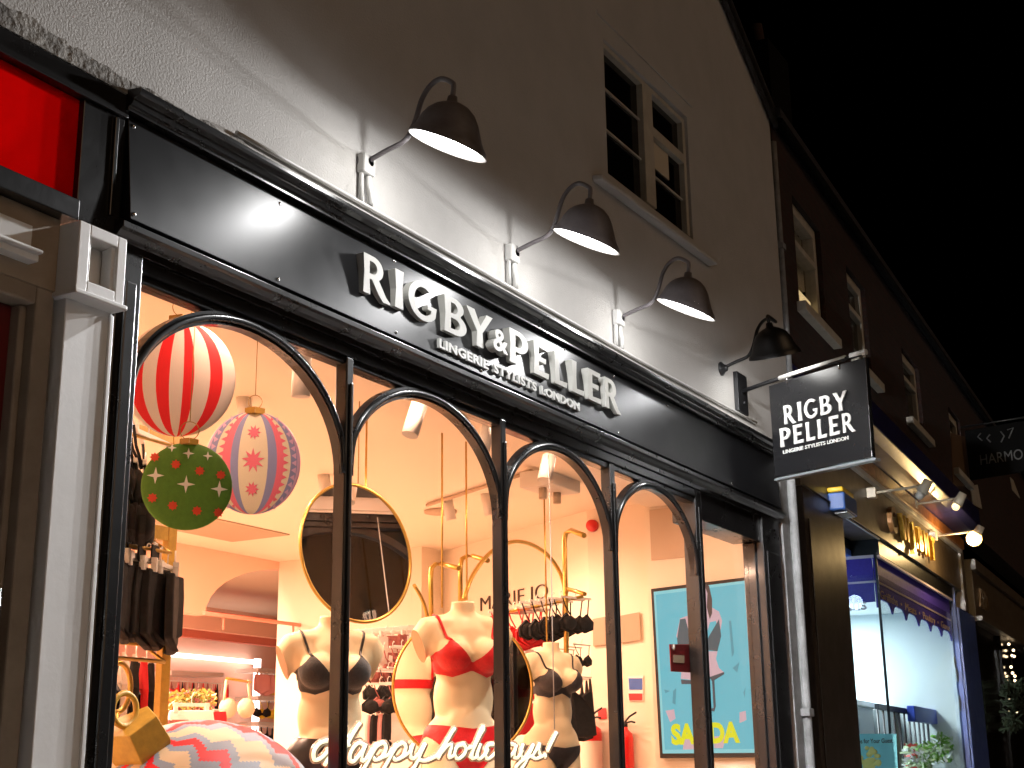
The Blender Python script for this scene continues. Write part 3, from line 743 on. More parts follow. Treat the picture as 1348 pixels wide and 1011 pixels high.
red = [(-90, -62, 0), (-62, -40, 1), (-40, -20, 0), (-20, -2, 1), (-2, 15, 0), (15, 29, 1), (29, 43, 0), (43, 58, 1), (58, 90, 0), (90, 270, 0)]
red = [(-90, -60, 0), (-60, -40, 1), (-40, -24, 0), (-24, -10, 1), (-10, 4, 0), (4, 15, 1), (15, 33, 0), (33, 50, 1), (50, 90, 0), (90, 270, 0)]
bauble('red and white striped round bauble, highest of the three in the first window', 236, 498, .62, 71, 77, [], strip_base(red), ['b_white', 'b_red'], 17, 13)
st = [(2, star(-.68, .20, .19, .055, 4, PI / 2), .02), (2, star(-.02, .02, .20, .055, 4, PI / 2), .02), (2, star(.70, -.06, .19, .055, 4, PI / 2), .02), (2, star(.0, .72, .13, .04, 4, PI / 2), .02), (2, star(-.36, .84, .10, .035, 4, PI / 2), .02), (2, star(.42, .68, .11, .035, 4, PI / 2), .02)]
for a, b in ((-.72, .62), (-.26, .46), (.26, .33), (.72, .26), (-.72, -.30), (-.28, -.46), (.24, -.56), (.70, -.58)):
    st.append((1, star(a, b, .115, .075, 8), .02))
bauble('green bauble with white stars and small red dots, lowest of the three', 246, 640, .55, 57, 57, st, strip_base([(0, 360, 0)]), ['b_green', 'b_dot', 'b_star'], 12, 12)
bl = [(-90, -70, 1), (-70, -52, 0), (-52, -40, 2), (-40, -28, 3), (-28, -18, 0), (-18, 18, 2), (18, 30, 0), (30, 40, 3), (40, 52, 2), (52, 68, 0), (68, 90, 1), (90, 270, 0)]
ps = [(3, star(0, .56, .15, .075, 9), .02), (3, star(0, .02, .24, .11, 9, .2), .02), (3, star(0, -.52, .15, .075, 9), .02)]
for s_ in (-1, 1):
    for i in range(13):
        b = .84 - i * .14; w = math.sqrt(max(.02, 1 - b * b))
        ps.append((3, [(s_ * w * .62, b + .05), (s_ * w * .62, b - .05), (s_ * w * .74, b)], .012))
        ps.append((1, [(s_ * w * .90, b + .06), (s_ * w * .90, b - .06), (s_ * w * .80, b)], .012))
bauble('blue, pink and cream bauble with pink starbursts, rightmost of the three', 333, 609, .66, 61, 68, ps, strip_base(bl), ['b_blue', 'b_lilac', 'b_cream', 'b_pink'], 13, 9)
# giant bauble lying on the display floor
g = T('giant_bauble', 'giant red, blue and sand coloured bauble lying on its side at the window bottom', 'bauble', aY(262, 1130, .5))
gc = aY(258, 1134, .5); kk = (gc - EYE).length / F
axis = (aY(176, 960, .5) - gc).normalized(); side = Vector((0, -1, 0)); side = (side - axis * side.dot(axis)).normalized(); third = axis.cross(side)
mb = MB(); Rg = 168 * kk; nth, nph = 130, 720
vs = []; fs = []; mi = []
for i in range(nth + 1):
    th = PI * i / nth
    for j in range(nph): 
        ph = 2 * PI * j / nph; vs.append(gc + axis * Rg * math.cos(th) + (side * math.cos(ph) + third * math.sin(ph)) * Rg * math.sin(th))
def gcol(i, j):
    ph = (j / nph * 360 + 13 * abs((i / 5.0) % 2 - 1) + 1.1 * i) % 60
    return 0 if ph < 22 else 1 if ph < 34 else 2 if ph < 48 else 1
for i in range(nth):
    for j in range(nph): fs.append((i * nph + j, i * nph + (j + 1) % nph, (i + 1) * nph + (j + 1) % nph, (i + 1) * nph + j)); mi.append(gcol(i, j))
mb.add(vs, fs, True); mb.mi = mi
part(mb, 'body', ['b_sand', 'b_grey', 'b_red'], g)
p0 = gc + axis * Rg * .97; 
mb = MB(); mb.smooth = False; mb.lathe([(0, 0), (36 * kk, 0), (38 * kk, 7 * kk), (34 * kk, 40 * kk), (0, 41 * kk)], Matrix.Translation(p0) @ axis.to_track_quat('Z', 'Y').to_matrix().to_4x4() @ Matrix.Rotation(R(20), 4, 'Z'), 5); mb.sm = [False] * len(mb.sm)
part(mb, 'cap', ['gold_paint'], g, .004)
rc = p0 + axis * 58 * kk
part(MB().tube([rc + (axis * math.cos(a) + third * math.sin(a)) * 19 * kk for a in [2 * PI * i / 20 for i in range(20)]], .012, 8, closed=True), 'ring', 'gold_paint', g)

# ------------------------------------------------------------------ round mirrors
def mirror(label, px, py, y, rpx, nang, cordtop, tz_=0):
    c = aY(px, py, y); k = (c - EYE).length / F; r = rpx * k
    t = T('round_mirror', label, 'mirror', c - Vector((0, 0, r)))
    n = Vector((math.sin(nang), -math.cos(nang), tz_)).normalized()
    mt = Matrix.Translation(c) @ n.to_track_quat('Z', 'Y').to_matrix().to_4x4()
    ci = [(math.cos(2 * PI * i / 64) * (r - .004), math.sin(2 * PI * i / 64) * (r - .004)) for i in range(64)]
    part(MB().prism(ci, lambda a, b: mt @ Vector((a, b, 0)), -n * .012), 'glass', 'mirror', t)
    part(MB().tube([mt @ Vector((r * math.cos(a), r * math.sin(a), 0)) for a in [2 * PI * i / 64 for i in range(64)]], .010, 8, closed=True), 'frame', 'gold', t)
    if cordtop:
        part(MB().tube([(c.x, c.y, c.z + r), (c.x, c.y, cordtop)], .004, 6), 'cord', 'cord', t)
    return t
mirror('large round mirror with a thin gold frame hanging behind the black lace mannequin', 470, 727, 1.12, 91, R(-15), 3.8, .10)
mirror('round gold-framed mirror standing behind the red mannequin', 610, 905, 1.25, 92, R(-44), None)

# ------------------------------------------------------------------ mannequins
def torso_mesh(capmats):
    b = MB(); 
    E = lambda c, r: b.ell(c, r, 20)
    E((0, .0, .43), (.145, .10, .20)); E((0, .005, .25), (.142, .095, .18)); E((0, .01, .06), (.19, .12, .15))
    E((0, -.055, .12), (.11, .05, .12))
    E((0, .01, .585), (.11, .062, .06))
    for s_ in (-1, 1):
        b.tube([(0, .005, .555), (s_ * .10, .005, .565), (s_ * .17, .005, .55), (s_ * .205, .012, .50), (s_ * .235, .018, .40)], [.06, .056, .060, .056, .050], 14)
        E((s_ * .078, -.082, .435), (.078, .078, .074)); E((s_ * .082, .075, .04), (.092, .08, .105)); E((s_ * .12, .0, .50), (.07, .07, .08))
        b.tube([(s_ * .095, .005, .06), (s_ * .098, .0, -.10), (s_ * .098, -.005, -.26), (s_ * .095, -.005, -.42)], [.095, .093, .085, .07], 16)
    b.tube([(0, .015, .55), (0, .008, .63), (0, .0, .74)], [.068, .054, .052], 16); b.tube([(0, .02, .63), (-.13, .015, .565)], [.03, .03], 10); b.tube([(0, .02, .63), (.13, .015, .565)], [.03, .03], 10)
    me = b.mesh('body', Vector((0, 0, 0)))
    ob = bpy.data.objects.new('tmp', me); C.objects.link(ob)
    rm = ob.modifiers.new('r', 'REMESH'); rm.mode = 'VOXEL'; rm.voxel_size = .0085
    sm = ob.modifiers.new('s', 'SMOOTH'); sm.iterations = 14; sm.factor = .6
    bpy.context.view_layer.update()
    m2 = bpy.data.meshes.new_from_object(ob.evaluated_get(bpy.context.evaluated_depsgraph_get()))
    bpy.data.objects.remove(ob)
    bm = bmesh.new(); bm.from_mesh(m2)
    def cut(co, no, sel=None):
        fs = [f for f in bm.faces if sel is None or sel(f.calc_center_median())]
        geom = list({v for f in fs for v in f.verts}) + list({e for f in fs for e in f.edges}) + fs
        r_ = bmesh.ops.bisect_plane(bm, geom=geom, plane_co=co, plane_no=no, clear_outer=True)
        ed = [e for e in r_['geom_cut'] if isinstance(e, bmesh.types.BMEdge)]
        fl = bmesh.ops.contextual_create(bm, geom=ed)
        for f in fl['faces']: f.material_index = 1
    cut((0, 0, .675), (0, 0, 1)); cut((0, 0, -.36), (0, 0, -1))
    for s_ in (-1, 1): cut((s_ * .208, .0, .47), (s_ * .93, -.05, -.36), lambda c, q=s_: c.x * q > .135 and c.z > .345)
    for f in bm.faces: f.smooth = f.material_index == 0
    bm.to_mesh(m2); bm.free(); m2.name = 'body'
    return m2
TORSO = torso_mesh(0)
bmT = bmesh.new(); bmT.from_mesh(TORSO); TREE = BVHTree.FromBMesh(bmT); bmT.normal_update()
def garment(fn, off):
    """offset copy of the body faces whose points satisfy fn(p) > 0, edge moved onto the zero line"""
    b = MB(); idx = {}
    for f in bmT.faces:
        if f.material_index: continue
        vals = [fn(v.co) for v in f.verts]
        if max(vals) <= 0: continue
        if min(vals) < -.012: continue
        ids = []
        for v in f.verts:
            if v.index not in idx:
                q_ = v.co.copy(); val = fn(q_)
                if val < 0:      # slide along the numerical gradient to the edge
                    e_ = .002; g_ = Vector((fn(q_ + Vector((e_, 0, 0))) - val, fn(q_ + Vector((0, e_, 0))) - val, fn(q_ + Vector((0, 0, e_))) - val)) / e_
                    if g_.length > .05: q_ = q_ - g_ * (val / g_.length_squared)
                idx[v.index] = len(b.v); b.v.append(q_ + v.normal * off)
            ids.append(idx[v.index])
        b.f.append(ids); b.mi.append(0); b.sm.append(True)
    return b
bmT.verts.ensure_lookup_table()
def bra_fn(dip, peak, band0):
    def f(p):
        x = abs(p.x)
        if x > .185: return -1
        if p.y < .0:
            top = dip + (peak - dip) * (x / .105) ** 1.3 if x < .105 else peak - (x - .105) * 1.1
            bot = band0 - .028 * max(0, 1 - abs(x - .08) / .08)
            lim = .182 - x
        else:
            top = band0 + .045; bot = band0; lim = .182 - x
        top = max(top, band0 + .035)
        return min(top - p.z, p.z - bot, lim * 2)
    return f
def brief_fn(waist, hip, crotch):
    def f(p):
        x = abs(p.x)
        top = waist - .02 * (1 - x / .18)
        leg = crotch + (hip - crotch) * min(1, (x / .19)) ** (.75 if p.y < 0 else 1.6)
        return min(top - p.z, p.z - leg)
    return f
def mannequin(label, px, py, y, rot, sc, stuff):
    """px, py: pixel of the neck top"""
    top = aY(px, py, y); loc = top - Vector((0, 0, .675 * sc))
    t = T('mannequin', label, 'mannequin', (0, 0, 0), FA, 'armless mannequins in the window')
    o = bpy.data.objects.new('torso', TORSO); C.objects.link(o); o.parent = t
    if not TORSO.materials: TORSO.materials.append(M['skin']); TORSO.materials.append(M['skin_cap'])
    for nm, mbx, mt in stuff: part(mbx, nm, mt, t)
    part(MB().tube([(0, 0, -.36), (0, 0, -.36 - (loc.z / sc - .36 - .3 / sc))], .02, 10), 'stand', 'steel', t)
    t.location = loc; t.rotation_euler = (0, 0, rot); t.scale = (sc, sc, sc)
    return t
def straps(mt_x, z0, r=.006):
    b = MB()
    for s_ in (-1, 1):
        pts = []
        for i in range(9):
            z = z0 + (.60 - z0) * i / 8; x = s_ * (mt_x + .004 * i)
            h = TREE.ray_cast(Vector((x, -1, z)), Vector((0, 1, 0)))
            if h[0] is not None: pts.append(h[0] + h[1] * .003)
        h = TREE.ray_cast(Vector((s_ * (mt_x + .035), .01, 1)), Vector((0, 0, -1)))
        if h[0] is not None: pts.append(h[0] + h[1] * .003)
        for i in range(6):
            z = .58 - .035 * i; x = s_ * (mt_x + .03)
            h = TREE.ray_cast(Vector((x, 1, z)), Vector((0, -1, 0)))
            if h[0] is not None: pts.append(h[0] + h[1] * .003)
        if len(pts) > 3: b.tube(pts, r, 6)
    return b
mannequin('armless mannequin in a black lace bra and high black briefs beside the first mullion', 437, 812, .78, R(-40), 1.16,
          [('bra', garment(bra_fn(.395, .50, .365), .004), 'lace_black'), ('strap', straps(.105, .49), 'satin_black'), ('briefs', garment(brief_fn(.165, .07, -.13), .004), 'satin_black')])
mannequin('armless mannequin in a bright red bra and red briefs', 610, 793, .80, R(-36), 1.30,
          [('bra', garment(bra_fn(.40, .495, .365), .005), 'red_lace'), ('strap', straps(.105, .49, .007), 'red_lace'), ('briefs', garment(brief_fn(.135, .095, -.15), .004), 'red_lace')])
mannequin('armless mannequin in a sheer charcoal bra and thong left of the fire extinguishers', 726, 846, .95, R(-22), 1.06,
          [('bra', garment(bra_fn(.385, .505, .355), .004), 'lace_grey'), ('strap', straps(.105, .49), 'satin_black'), ('briefs', garment(brief_fn(.045, .03, -.16), .004), 'lace_grey')])
bmT.free()

# ------------------------------------------------------------------ script sign "Happy holidays!"
hz = T('script_sign', 'glowing handwritten holiday greeting on clear backing hung across two windows', 'sign', aY(570, 1000, .22))
def zp(x, y): return (400 + x / 3.965, 920 + y / 3.965)
strokes = [
    [(128, 216), (84, 232), (52, 276), (58, 318), (100, 300), (150, 236), (196, 160), (214, 120)],
    [(108, 345), (150, 270), (196, 180)], [(292, 128), (255, 185), (210, 268), (168, 345)], [(120, 262), (180, 256), (236, 240)],
    [(318, 240), (282, 232), (246, 276), (240, 318), (262, 324), (300, 278), (322, 236), (300, 300), (306, 322), (330, 306), (360, 258)],
    [(378, 236), (350, 296), (312, 366), (296, 392)], [(352, 292), (380, 248), (414, 232), (428, 254), (410, 300), (376, 318), (360, 304)], [(410, 304), (440, 290), (462, 262)],
    [(482, 236), (454, 296), (416, 366), (400, 392)], [(456, 292), (484, 248), (518, 232), (532, 254), (514, 300), (480, 318), (464, 304)], [(514, 304), (545, 280), (562, 246)],
    [(570, 236), (556, 286), (566, 310), (596, 292), (630, 236)], [(632, 234), (606, 292), (580, 350), (560, 372)], [(600, 318), (640, 322), (690, 300)],
    [(690, 306), (740, 230), (775, 170), (786, 156)], [(752, 208), (716, 280), (700, 312)], [(716, 282), (748, 244), (770, 240), (762, 280), (760, 306), (786, 292)],
    [(836, 236), (800, 250), (786, 288), (804, 312), (836, 290), (846, 256), (832, 238)], [(846, 262), (880, 250)],
    [(868, 306), (890, 250), (924, 180), (938, 156), (930, 150), (904, 210), (880, 276), (880, 310), (908, 300)],
    [(920, 236), (904, 290), (914, 312), (944, 292), (960, 262)],
    [(996, 236), (960, 244), (946, 290), (962, 312), (1000, 280), (1040, 200), (1056, 160)], [(1010, 270), (1004, 306), (1030, 304)],
    [(1102, 240), (1064, 236), (1048, 284), (1062, 310), (1094, 280), (1108, 240), (1096, 300), (1118, 304), (1140, 270)],
    [(1144, 236), (1132, 286), (1144, 306), (1172, 284), (1196, 240)], [(1198, 238), (1172, 296), (1146, 350), (1120, 372), (1108, 356), (1140, 322), (1190, 296)],
    [(1186, 306), (1222, 252), (1230, 234), (1226, 270), (1236, 300), (1212, 312), (1196, 304)], [(1236, 304), (1260, 290)],
    [(1318, 176), (1284, 246), (1272, 272)], [(1262, 296), (1256, 306)]]
mb = MB(); bk = MB()
for s_ in strokes:
    p3 = spline([aY(*zp(*p_), .20) for p_ in s_], 5)
    mb.tube(p3, .0085, 7)
part(mb, 'tube_light', 'neon', hz)
for s_ in strokes:
    p3 = spline([aY(*zp(*p_), .215) for p_ in s_], 4)
    bk.tube(p3, .019, 6)
part(bk, 'backing', 'acrylic', hz)
pt = aY(730, 960, .2)
part(MB().tube([pt, (pt.x, pt.y, 3.4)], .0035, 6), 'cord', 'white_pvc', hz)

# ------------------------------------------------------------------ gold rails
def rail(label, pts, r=.016, name='clothes_rail', m='gold', extra=None):
    t = MB().tube(pts, r, 10)
    for e in extra or []: t.tube(e, r * .8, 8)
    return solo(t, name, m, label, 'clothes rail')
def rounded(a, b, c, d, k=.06): 
    a, b, c, d = map(Vector, (a, b, c, d)); out = [a]
    for p, q_, s_ in ((a, b, c), (b, c, d)):
        u = (p - q_).normalized() * k; w = (s_ - q_).normalized() * k
        out += [q_ + u, q_ + u * .4 + w * .08, q_ + u * .08 + w * .4, q_ + w]
    return out + [d]
# left tall gold rack
yR = 1.15
fr_ = T('gold_rack', 'tall flat gold display rack of black garments at the left window edge', 'clothes rack', aY(205, 1150, yR))
xa = aY(228, 565, yR); xb = aY(208, 1000, yR); 
zt = aY(200, 565, yR).z
part(MB().box(xa.x - .012, xa.x + .045, yR - .02, yR + .02, .3, zt), 'post', 'gold_paint', fr_, .003)
part(MB().box(xa.x - .95, xa.x - .015, yR - .02, yR + .02, zt - .05, zt), 'top_bar', 'gold_paint', fr_, .003)
for (py, h) in ((700, .07), (842, .07)):
    z = aY(200, py, yR).z
    part(MB().box(xa.x - .95, xa.x - .015, yR - .02, yR + .015, z - h / 2, z + h / 2), 'cross_bar', 'gold_paint', fr_, .003)
    part(MB().tube([(xa.x - .95, yR - .12, z - .11), (xa.x - .1, yR - .12, z - .11)], .009, 8).tube([(xa.x - .1, yR - .12, z - .11), (xa.x - .1, yR, z - .04)], .008, 6), 'hanging_rail', 'gold', fr_)
z = aY(200, 590, yR).z
part(MB().tube([(xa.x - .95, yR - .12, z), (xa.x - .12, yR - .12, z)], .008, 8), 'hanging_rail', 'gold', fr_)
# arched and square rails in the middle
def yp(px, py, y): return aY(px, py, y)
y_ = 1.9
rail('square-topped gold rail left of the red mannequin', [yp(568, 840, y_), yp(567, 760, y_), yp(568, 748, y_), yp(573, 743, y_), yp(580, 742, y_), yp(592, 745, y_ - .12), yp(604, 748, y_ - .25)], .018)
rail('square-topped gold rail right of the red mannequin neck', [yp(606, 800, y_), yp(606, 745, y_), yp(608, 736, y_), yp(614, 732, y_), yp(622, 732, y_ - .05), yp(642, 738, y_ - .3)], .018)
rail('gold rail with a bent top beside the third mullion', [yp(746, 900, 1.5), yp(745, 800, 1.5), yp(744, 760, 1.5), yp(743, 712, 1.5), yp(745, 702, 1.5), yp(752, 698, 1.45), yp(769, 705, 1.2)], .02, extra=[[yp(746, 775, 1.5), yp(770, 782, 1.2)]])
ar_ = [(610, 790), (620, 762), (634, 740), (650, 724), (668, 715), (684, 713), (702, 718), (720, 730), (734, 748), (742, 768), (745, 790)]
rail('large gold arch rail between the second and third mullions', spline([yp(a, b, 1.55) for a, b in ar_], 4), .016)
ar_ = [(545, 770), (556, 790), (563, 815), (566, 850)]
rail('curved gold rail beside the round mirror', spline([yp(a, b, 1.4) for a, b in ar_], 4), .012)
for (px, y0, y1, yy, lab) in [(481, 545, 800, 1.3, 'thin vertical rod hanging beside the first mullion'), (582, 575, 800, 1.3, 'thin vertical rod hanging left of the red mannequin neck'), (614, 587, 790, 1.3, 'thin vertical rod hanging right of the red mannequin neck'), (718, 632, 850, 1.3, 'thin vertical rod hanging in the third bay')]:
    a = aY(px, (y0 + y1) / 2, yy); solo(MB().tube([(a.x, a.y, aY(px, y1, yy).z), (a.x, a.y, ZC)], .007, 6), 'hanging_rod', 'gold', lab, 'rod')

# ------------------------------------------------------------------ garments
def brief_proto():
    t = T('hanging_briefs', '', 'garment', (0, 0, 0))
    part(MB().box(-.10, .10, -.006, .006, .0, .018).tube([(0, 0, .018), (0, 0, .05), (.012, 0, .075), (.026, 0, .07)], .003, 6).box(-.095, -.075, -.01, .01, -.03, .02).box(.075, .095, -.01, .01, -.03, .02), 'hanger', 'hanger', t)
    pl = [(-.11, -.02), (.11, -.02), (.125, -.10), (.13, -.25), (.06, -.29), (.0, -.30), (-.06, -.29), (-.13, -.25), (-.125, -.10)]
    part(MB().prism(pl, lambda a, b: (a, -.015 + .02 * math.sin(a * 40), b), (0, .03, 0)), 'cloth', 'cloth_black', t, .006)
    return t
def bra_proto():
    t = T('hanging_bra', '', 'garment', (0, 0, 0))
    part(MB().box(-.15, .15, -.006, .006, .02, .034).tube([(0, 0, .034), (0, 0, .07), (.012, 0, .09), (.026, 0, .085)], .003, 6), 'hanger', 'hanger', t)
    b = MB()
    for s_ in (-1, 1):
        b.ell((s_ * .078, -.012, -.155), (.066, .030, .052), 14); b.tube([(s_ * .13, 0, .03), (s_ * .11, -.01, -.04), (s_ * .085, -.03, -.10)], .005, 5)
        b.tube([(s_ * .14, 0, -.16), (s_ * .12, .03, -.19), (s_ * .03, .04, -.20)], .012, 6)
    b.prism([(-.155, -.195), (-.16, -.14), (-.10, -.085), (-.04, -.13), (0, -.165), (.04, -.13), (.10, -.085), (.16, -.14), (.155, -.195), (.08, -.222), (0, -.19), (-.08, -.222)], lambda a, c: (a, -.012, c), (0, .018, 0))
    part(b, 'cloth', 'cloth_black', t)
    return t
def slip_proto():
    t = T('hanging_slip', '', 'garment', (0, 0, 0))
    part(MB().box(-.15, .15, -.006, .006, .02, .034).tube([(0, 0, .034), (0, 0, .07), (.012, 0, .09), (.026, 0, .085)], .003, 6), 'hanger', 'hanger', t)
    pl = [(-.13, .02), (-.10, -.10), (-.02, -.16), (.02, -.16), (.10, -.10), (.13, .02), (.15, -.12), (.14, -.30), (.17, -.52), (.08, -.55), (-.06, -.54), (-.17, -.52), (-.14, -.30), (-.15, -.12)]
    part(MB().prism(pl, lambda a, b: (a, -.02 + .018 * math.sin(a * 50 + b * 6), b), (0, .035, 0)), 'cloth', 'cloth_black', t, .006)
    return t
PRO = {'brief': brief_proto(), 'bra': bra_proto(), 'slip': slip_proto()}
used = set()
def hang(kind, loc, rz, cloth, label, group, sc=1.0):
    src = PRO[kind]
    o = dup(src, loc, rz, label, {'cloth_black': cloth} if cloth != 'cloth_black' else None, sc)
    o['group'] = group
    return o
def row(kind, a, b, n, rz, cloths, label, group, sc=1.0, jit=.25):
    a, b = Vector(a), Vector(b); rr = random.Random(hash(group) % 1000 if False else len(group) + n)
    for i in range(n):
        p = a.lerp(b, i / max(1, n - 1)); cl = cloths[i % len(cloths)]
        nm = cl.split('_')[1]
        hang(kind, p, rz + rr.uniform(-jit, jit), cl, label % nm if '%s' in label else label, group, sc * rr.uniform(.92, 1.06))
row('brief', aY(150, 728, yR - .1), aY(230, 752, yR - .1), 9, R(28), ['cloth_black'], 'black high-waisted briefs clipped on the left gold rack', 'black briefs on the left gold rack', 1.25, .45)
row('bra', aY(152, 572, yR - .12), aY(195, 585, yR - .12), 4, R(30), ['cloth_black'], 'black bra hanging by its straps on the top of the left gold rack', 'black bras on the left gold rack', 1.45)
row('brief', aY(150, 712, yR - .12), aY(205, 716, yR - .12), 4, R(40), ['cloth_black'], 'small black briefs under the upper bar of the left gold rack', 'small black briefs on the left gold rack', .35)
row('slip', aY(150, 868, yR + .5), aY(206, 880, yR + .5), 5, R(35), ['cloth_black', 'cloth_white', 'cloth_black', 'cloth_red', 'cloth_black'], '%s nightwear hanging below the black briefs at the left', 'nightwear at the left window edge', 1.1)
row('bra', aY(150, 620, yR - .12), aY(190, 632, yR - .12), 5, R(30), ['cloth_black'], 'black bra in the second tier of the left gold rack beside the green bauble', 'second tier of black bras on the left gold rack', 1.5)
row('slip', aY(668, 868, 1.35), aY(690, 866, 1.35), 3, R(-35), ['cloth_red'], 'bright red slip hanging close right of the second mullion', 'red slips by the second mullion', .55)
row('bra', aY(500, 905, 1.9), aY(530, 903, 1.9), 4, R(-30), ['cloth_black', 'cloth_rose'], '%s bra on the low rail between the first two mannequins', 'bras on the low rail between the mannequins', .8)
# right rails behind the third mannequin
row('bra', aY(668, 812, 1.9), aY(705, 806, 1.75), 6, R(-20), ['cloth_red'], 'bright red bra in the row left of the black bras', 'red bras on the right rail', 1.15)
row('bra', aY(706, 800, 1.7), aY(758, 792, 1.45), 6, R(-20), ['cloth_black'], 'black padded bra in the row above the charcoal mannequin', 'black bras on the right rail', 1.15)
row('brief', aY(672, 870, 1.9), aY(690, 868, 1.9), 3, R(-20), ['cloth_red'], 'red briefs hanging left of the charcoal mannequin', 'red briefs on the middle right rail', .8)
row('brief', aY(672, 925, 1.9), aY(696, 923, 1.9), 4, R(-20), ['cloth_red'], 'red briefs hanging low beside the second mullion', 'red briefs on the low right rail', .8)
row('bra', aY(745, 858, 1.7), aY(766, 852, 1.5), 3, R(-20), ['cloth_black'], 'black bra hanging behind the charcoal mannequin shoulder', 'black bras on the middle right rail', .7)
row('slip', aY(752, 900, 1.7), aY(764, 895, 1.6), 3, R(-20), ['cloth_black'], 'black slip hanging right of the charcoal mannequin', 'black slips on the right rail', .8)
solo(MB().tube([aY(664, 806, 1.9), aY(708, 798, 1.72), aY(768, 785, 1.4)], .012, 8), 'hanging_rail', 'gold', 'gold rail carrying red and black bras behind the third bay', 'clothes rail')
for i, (py, lab) in enumerate(((866, 'upper'), (921, 'lower'))):
    solo(MB().box(aY(664, py, 1.95).x, aY(700, py, 1.95).x, 1.93, 2.2, aY(664, py, 1.95).z + .055, aY(664, py, 1.95).z + .09), 'wall_shelf', 'soffit_white', '%s pale shelf over red briefs beside the second mullion' % lab, 'shelf')
# rail right of the first mannequin
row('brief', aY(470, 838, 2.4), aY(545, 832, 2.2), 9, R(-10), ['cloth_white', 'cloth_rose'], '%s lace piece on the rail below the round mirror' , 'pale lace pieces below the round mirror', .8)
row('bra', aY(505, 862, 2.2), aY(540, 856, 2.1), 4, R(-10), ['cloth_rose'], 'dusty rose lace bra right of the black lace mannequin', 'rose bras below the round mirror', .9)
row('bra', aY(498, 888, 2.1), aY(524, 884, 2.1), 3, R(-10), ['cloth_black'], 'black bra hanging right of the black lace mannequin', 'black bras below the round mirror', .8)
row('brief', aY(498, 938, 2.2), aY(524, 935, 2.1), 6, R(-10), ['cloth_pink', 'cloth_black', 'cloth_white'], '%s briefs hanging low right of the black lace mannequin', 'briefs on the low middle rail', .8)
for py, lab in ((832, 'upper'), (884, 'middle'), (932, 'lower')):
    a, b = aY(466, py + 3, 2.45), aY(548, py - 4, 2.2)
    solo(MB().slab([a, b, b + Vector((0, .3, 0)), a + Vector((0, .3, 0))], (0, 0, .03)), 'wall_shelf', 'soffit_white', '%s pale shelf right of the black lace mannequin' % lab, 'shelf')
# far pink wall displays
yF = YK - .5
row('slip', aY(228, 898, yF), aY(292, 902, yF), 11, R(-20), ['cloth_red', 'cloth_rose', 'cloth_pink', 'cloth_black', 'cloth_white'], '%s nightwear on the far pink wall rail', 'nightwear on the far pink wall', .62)
row('brief', aY(345, 886, yF), aY(378, 888, yF), 7, R(-20), ['cloth_pink', 'cloth_pink', 'cloth_yellow', 'cloth_yellow', 'cloth_black', 'cloth_black'], '%s swimwear on the upper far rail left of the first mannequin', 'swimwear on the upper far rail', .95)
row('bra', aY(345, 924, yF), aY(382, 926, yF), 6, R(-20), ['cloth_black', 'cloth_yellow', 'cloth_yellow', 'cloth_pink'], '%s swimwear on the middle far rail left of the first mannequin', 'swimwear on the middle far rail', .95)
row('slip', aY(345, 958, yF), aY(385, 962, yF), 7, R(-20), ['cloth_black', 'cloth_black', 'cloth_rose'], '%s dress on the lowest far rail left of the first mannequin', 'dresses on the lowest far rail', .7)
for (x0, x1, py, lab) in ((226, 294, 888, 'white shelf over nightwear on the far pink wall'), (340, 392, 884, 'upper white shelf on the far pink wall'), (340, 392, 921, 'middle white shelf on the far pink wall'), (340, 392, 955, 'lowest white shelf on the far pink wall')):
    a, b = aY(x0, py, yF), aY(x1, py + 3, yF)
    solo(MB().slab([a, b, b + Vector((0, .4, 0)), a + Vector((0, .4, 0))], (0, 0, .05)), 'wall_shelf', 'soffit_white', lab, 'shelf')
# nude bra-and-slip display, foliage garland and table in the middle distance
nb = T('bra_display', 'nude bra and pale slip on a rail in the middle of the pink room', 'garment', aY(312, 990, 4.5))
b = MB()
for s_ in (-1, 1):
    cc = aY(312 + s_ * 12, 932, 4.5); b.ell(cc, (.085, .07, .085), 14)
    b.tube([cc + Vector((s_ * .05, 0, .05)), aY(312 + s_ * 16, 912, 4.5), aY(312 + s_ * 14, 895, 4.5)], .012, 6)
part(b, 'bra', 'cloth_nude', nb)
part(MB().prism([(-.12, -.1), (.12, -.1), (.22, -.9), (-.22, -.9)], lambda a_, b_: aY(312, 938, 4.52) + Vector((a_, .02 * math.sin(a_ * 40), b_)), (0, .06, 0)), 'slip', 'cloth_pink', nb, .01)
part(MB().tube([aY(298, 893, 4.5), aY(330, 898, 4.5)], .012, 6), 'bar', 'gold', nb)
gp = MB(); rr = random.Random(4)
for i in range(260):
    c = aY(rr.uniform(222, 280), rr.uniform(912, 930), 3.6 + rr.uniform(-.15, .15)); d = Vector((rr.uniform(-1, 1), rr.uniform(-1, 1), rr.uniform(-1, 1))).normalized(); e = d.orthogonal().normalized()
    L = .045; gp.m(rr.choice((0, 0, 1, 2))); gp.slab([c - d * L - e * .012, c + d * L - e * .008, c + d * L + e * .008, c - d * L + e * .012], d.cross(e) * .004)
solo(gp, 'leaf_garland', ['leaf_green', 'cloth_rose', 'gold_paint'], 'olive and rust coloured leaf garland lying on the table in the pink room', 'garland')
wt = T('display_table', 'white display table edge in front of the pink room', 'table', aY(250, 1010, 3.4))
a, b = aY(215, 965, 3.4), aY(345, 972, 3.4)
part(MB().slab([a, b, b + Vector((.3, .9, 0)), a + Vector((.3, .9, 0))], (0, 0, .05)), 'table_top', 'soffit_white', wt, .01)
part(MB().box(a.x + .1, a.x + .16, a.y + .1, a.y + .16, .3, a.z), 'leg', 'soffit_white', wt)
part(MB().box(b.x - .16, b.x - .1, b.y + .1, b.y + .16, .3, b.z), 'leg', 'soffit_white', wt)
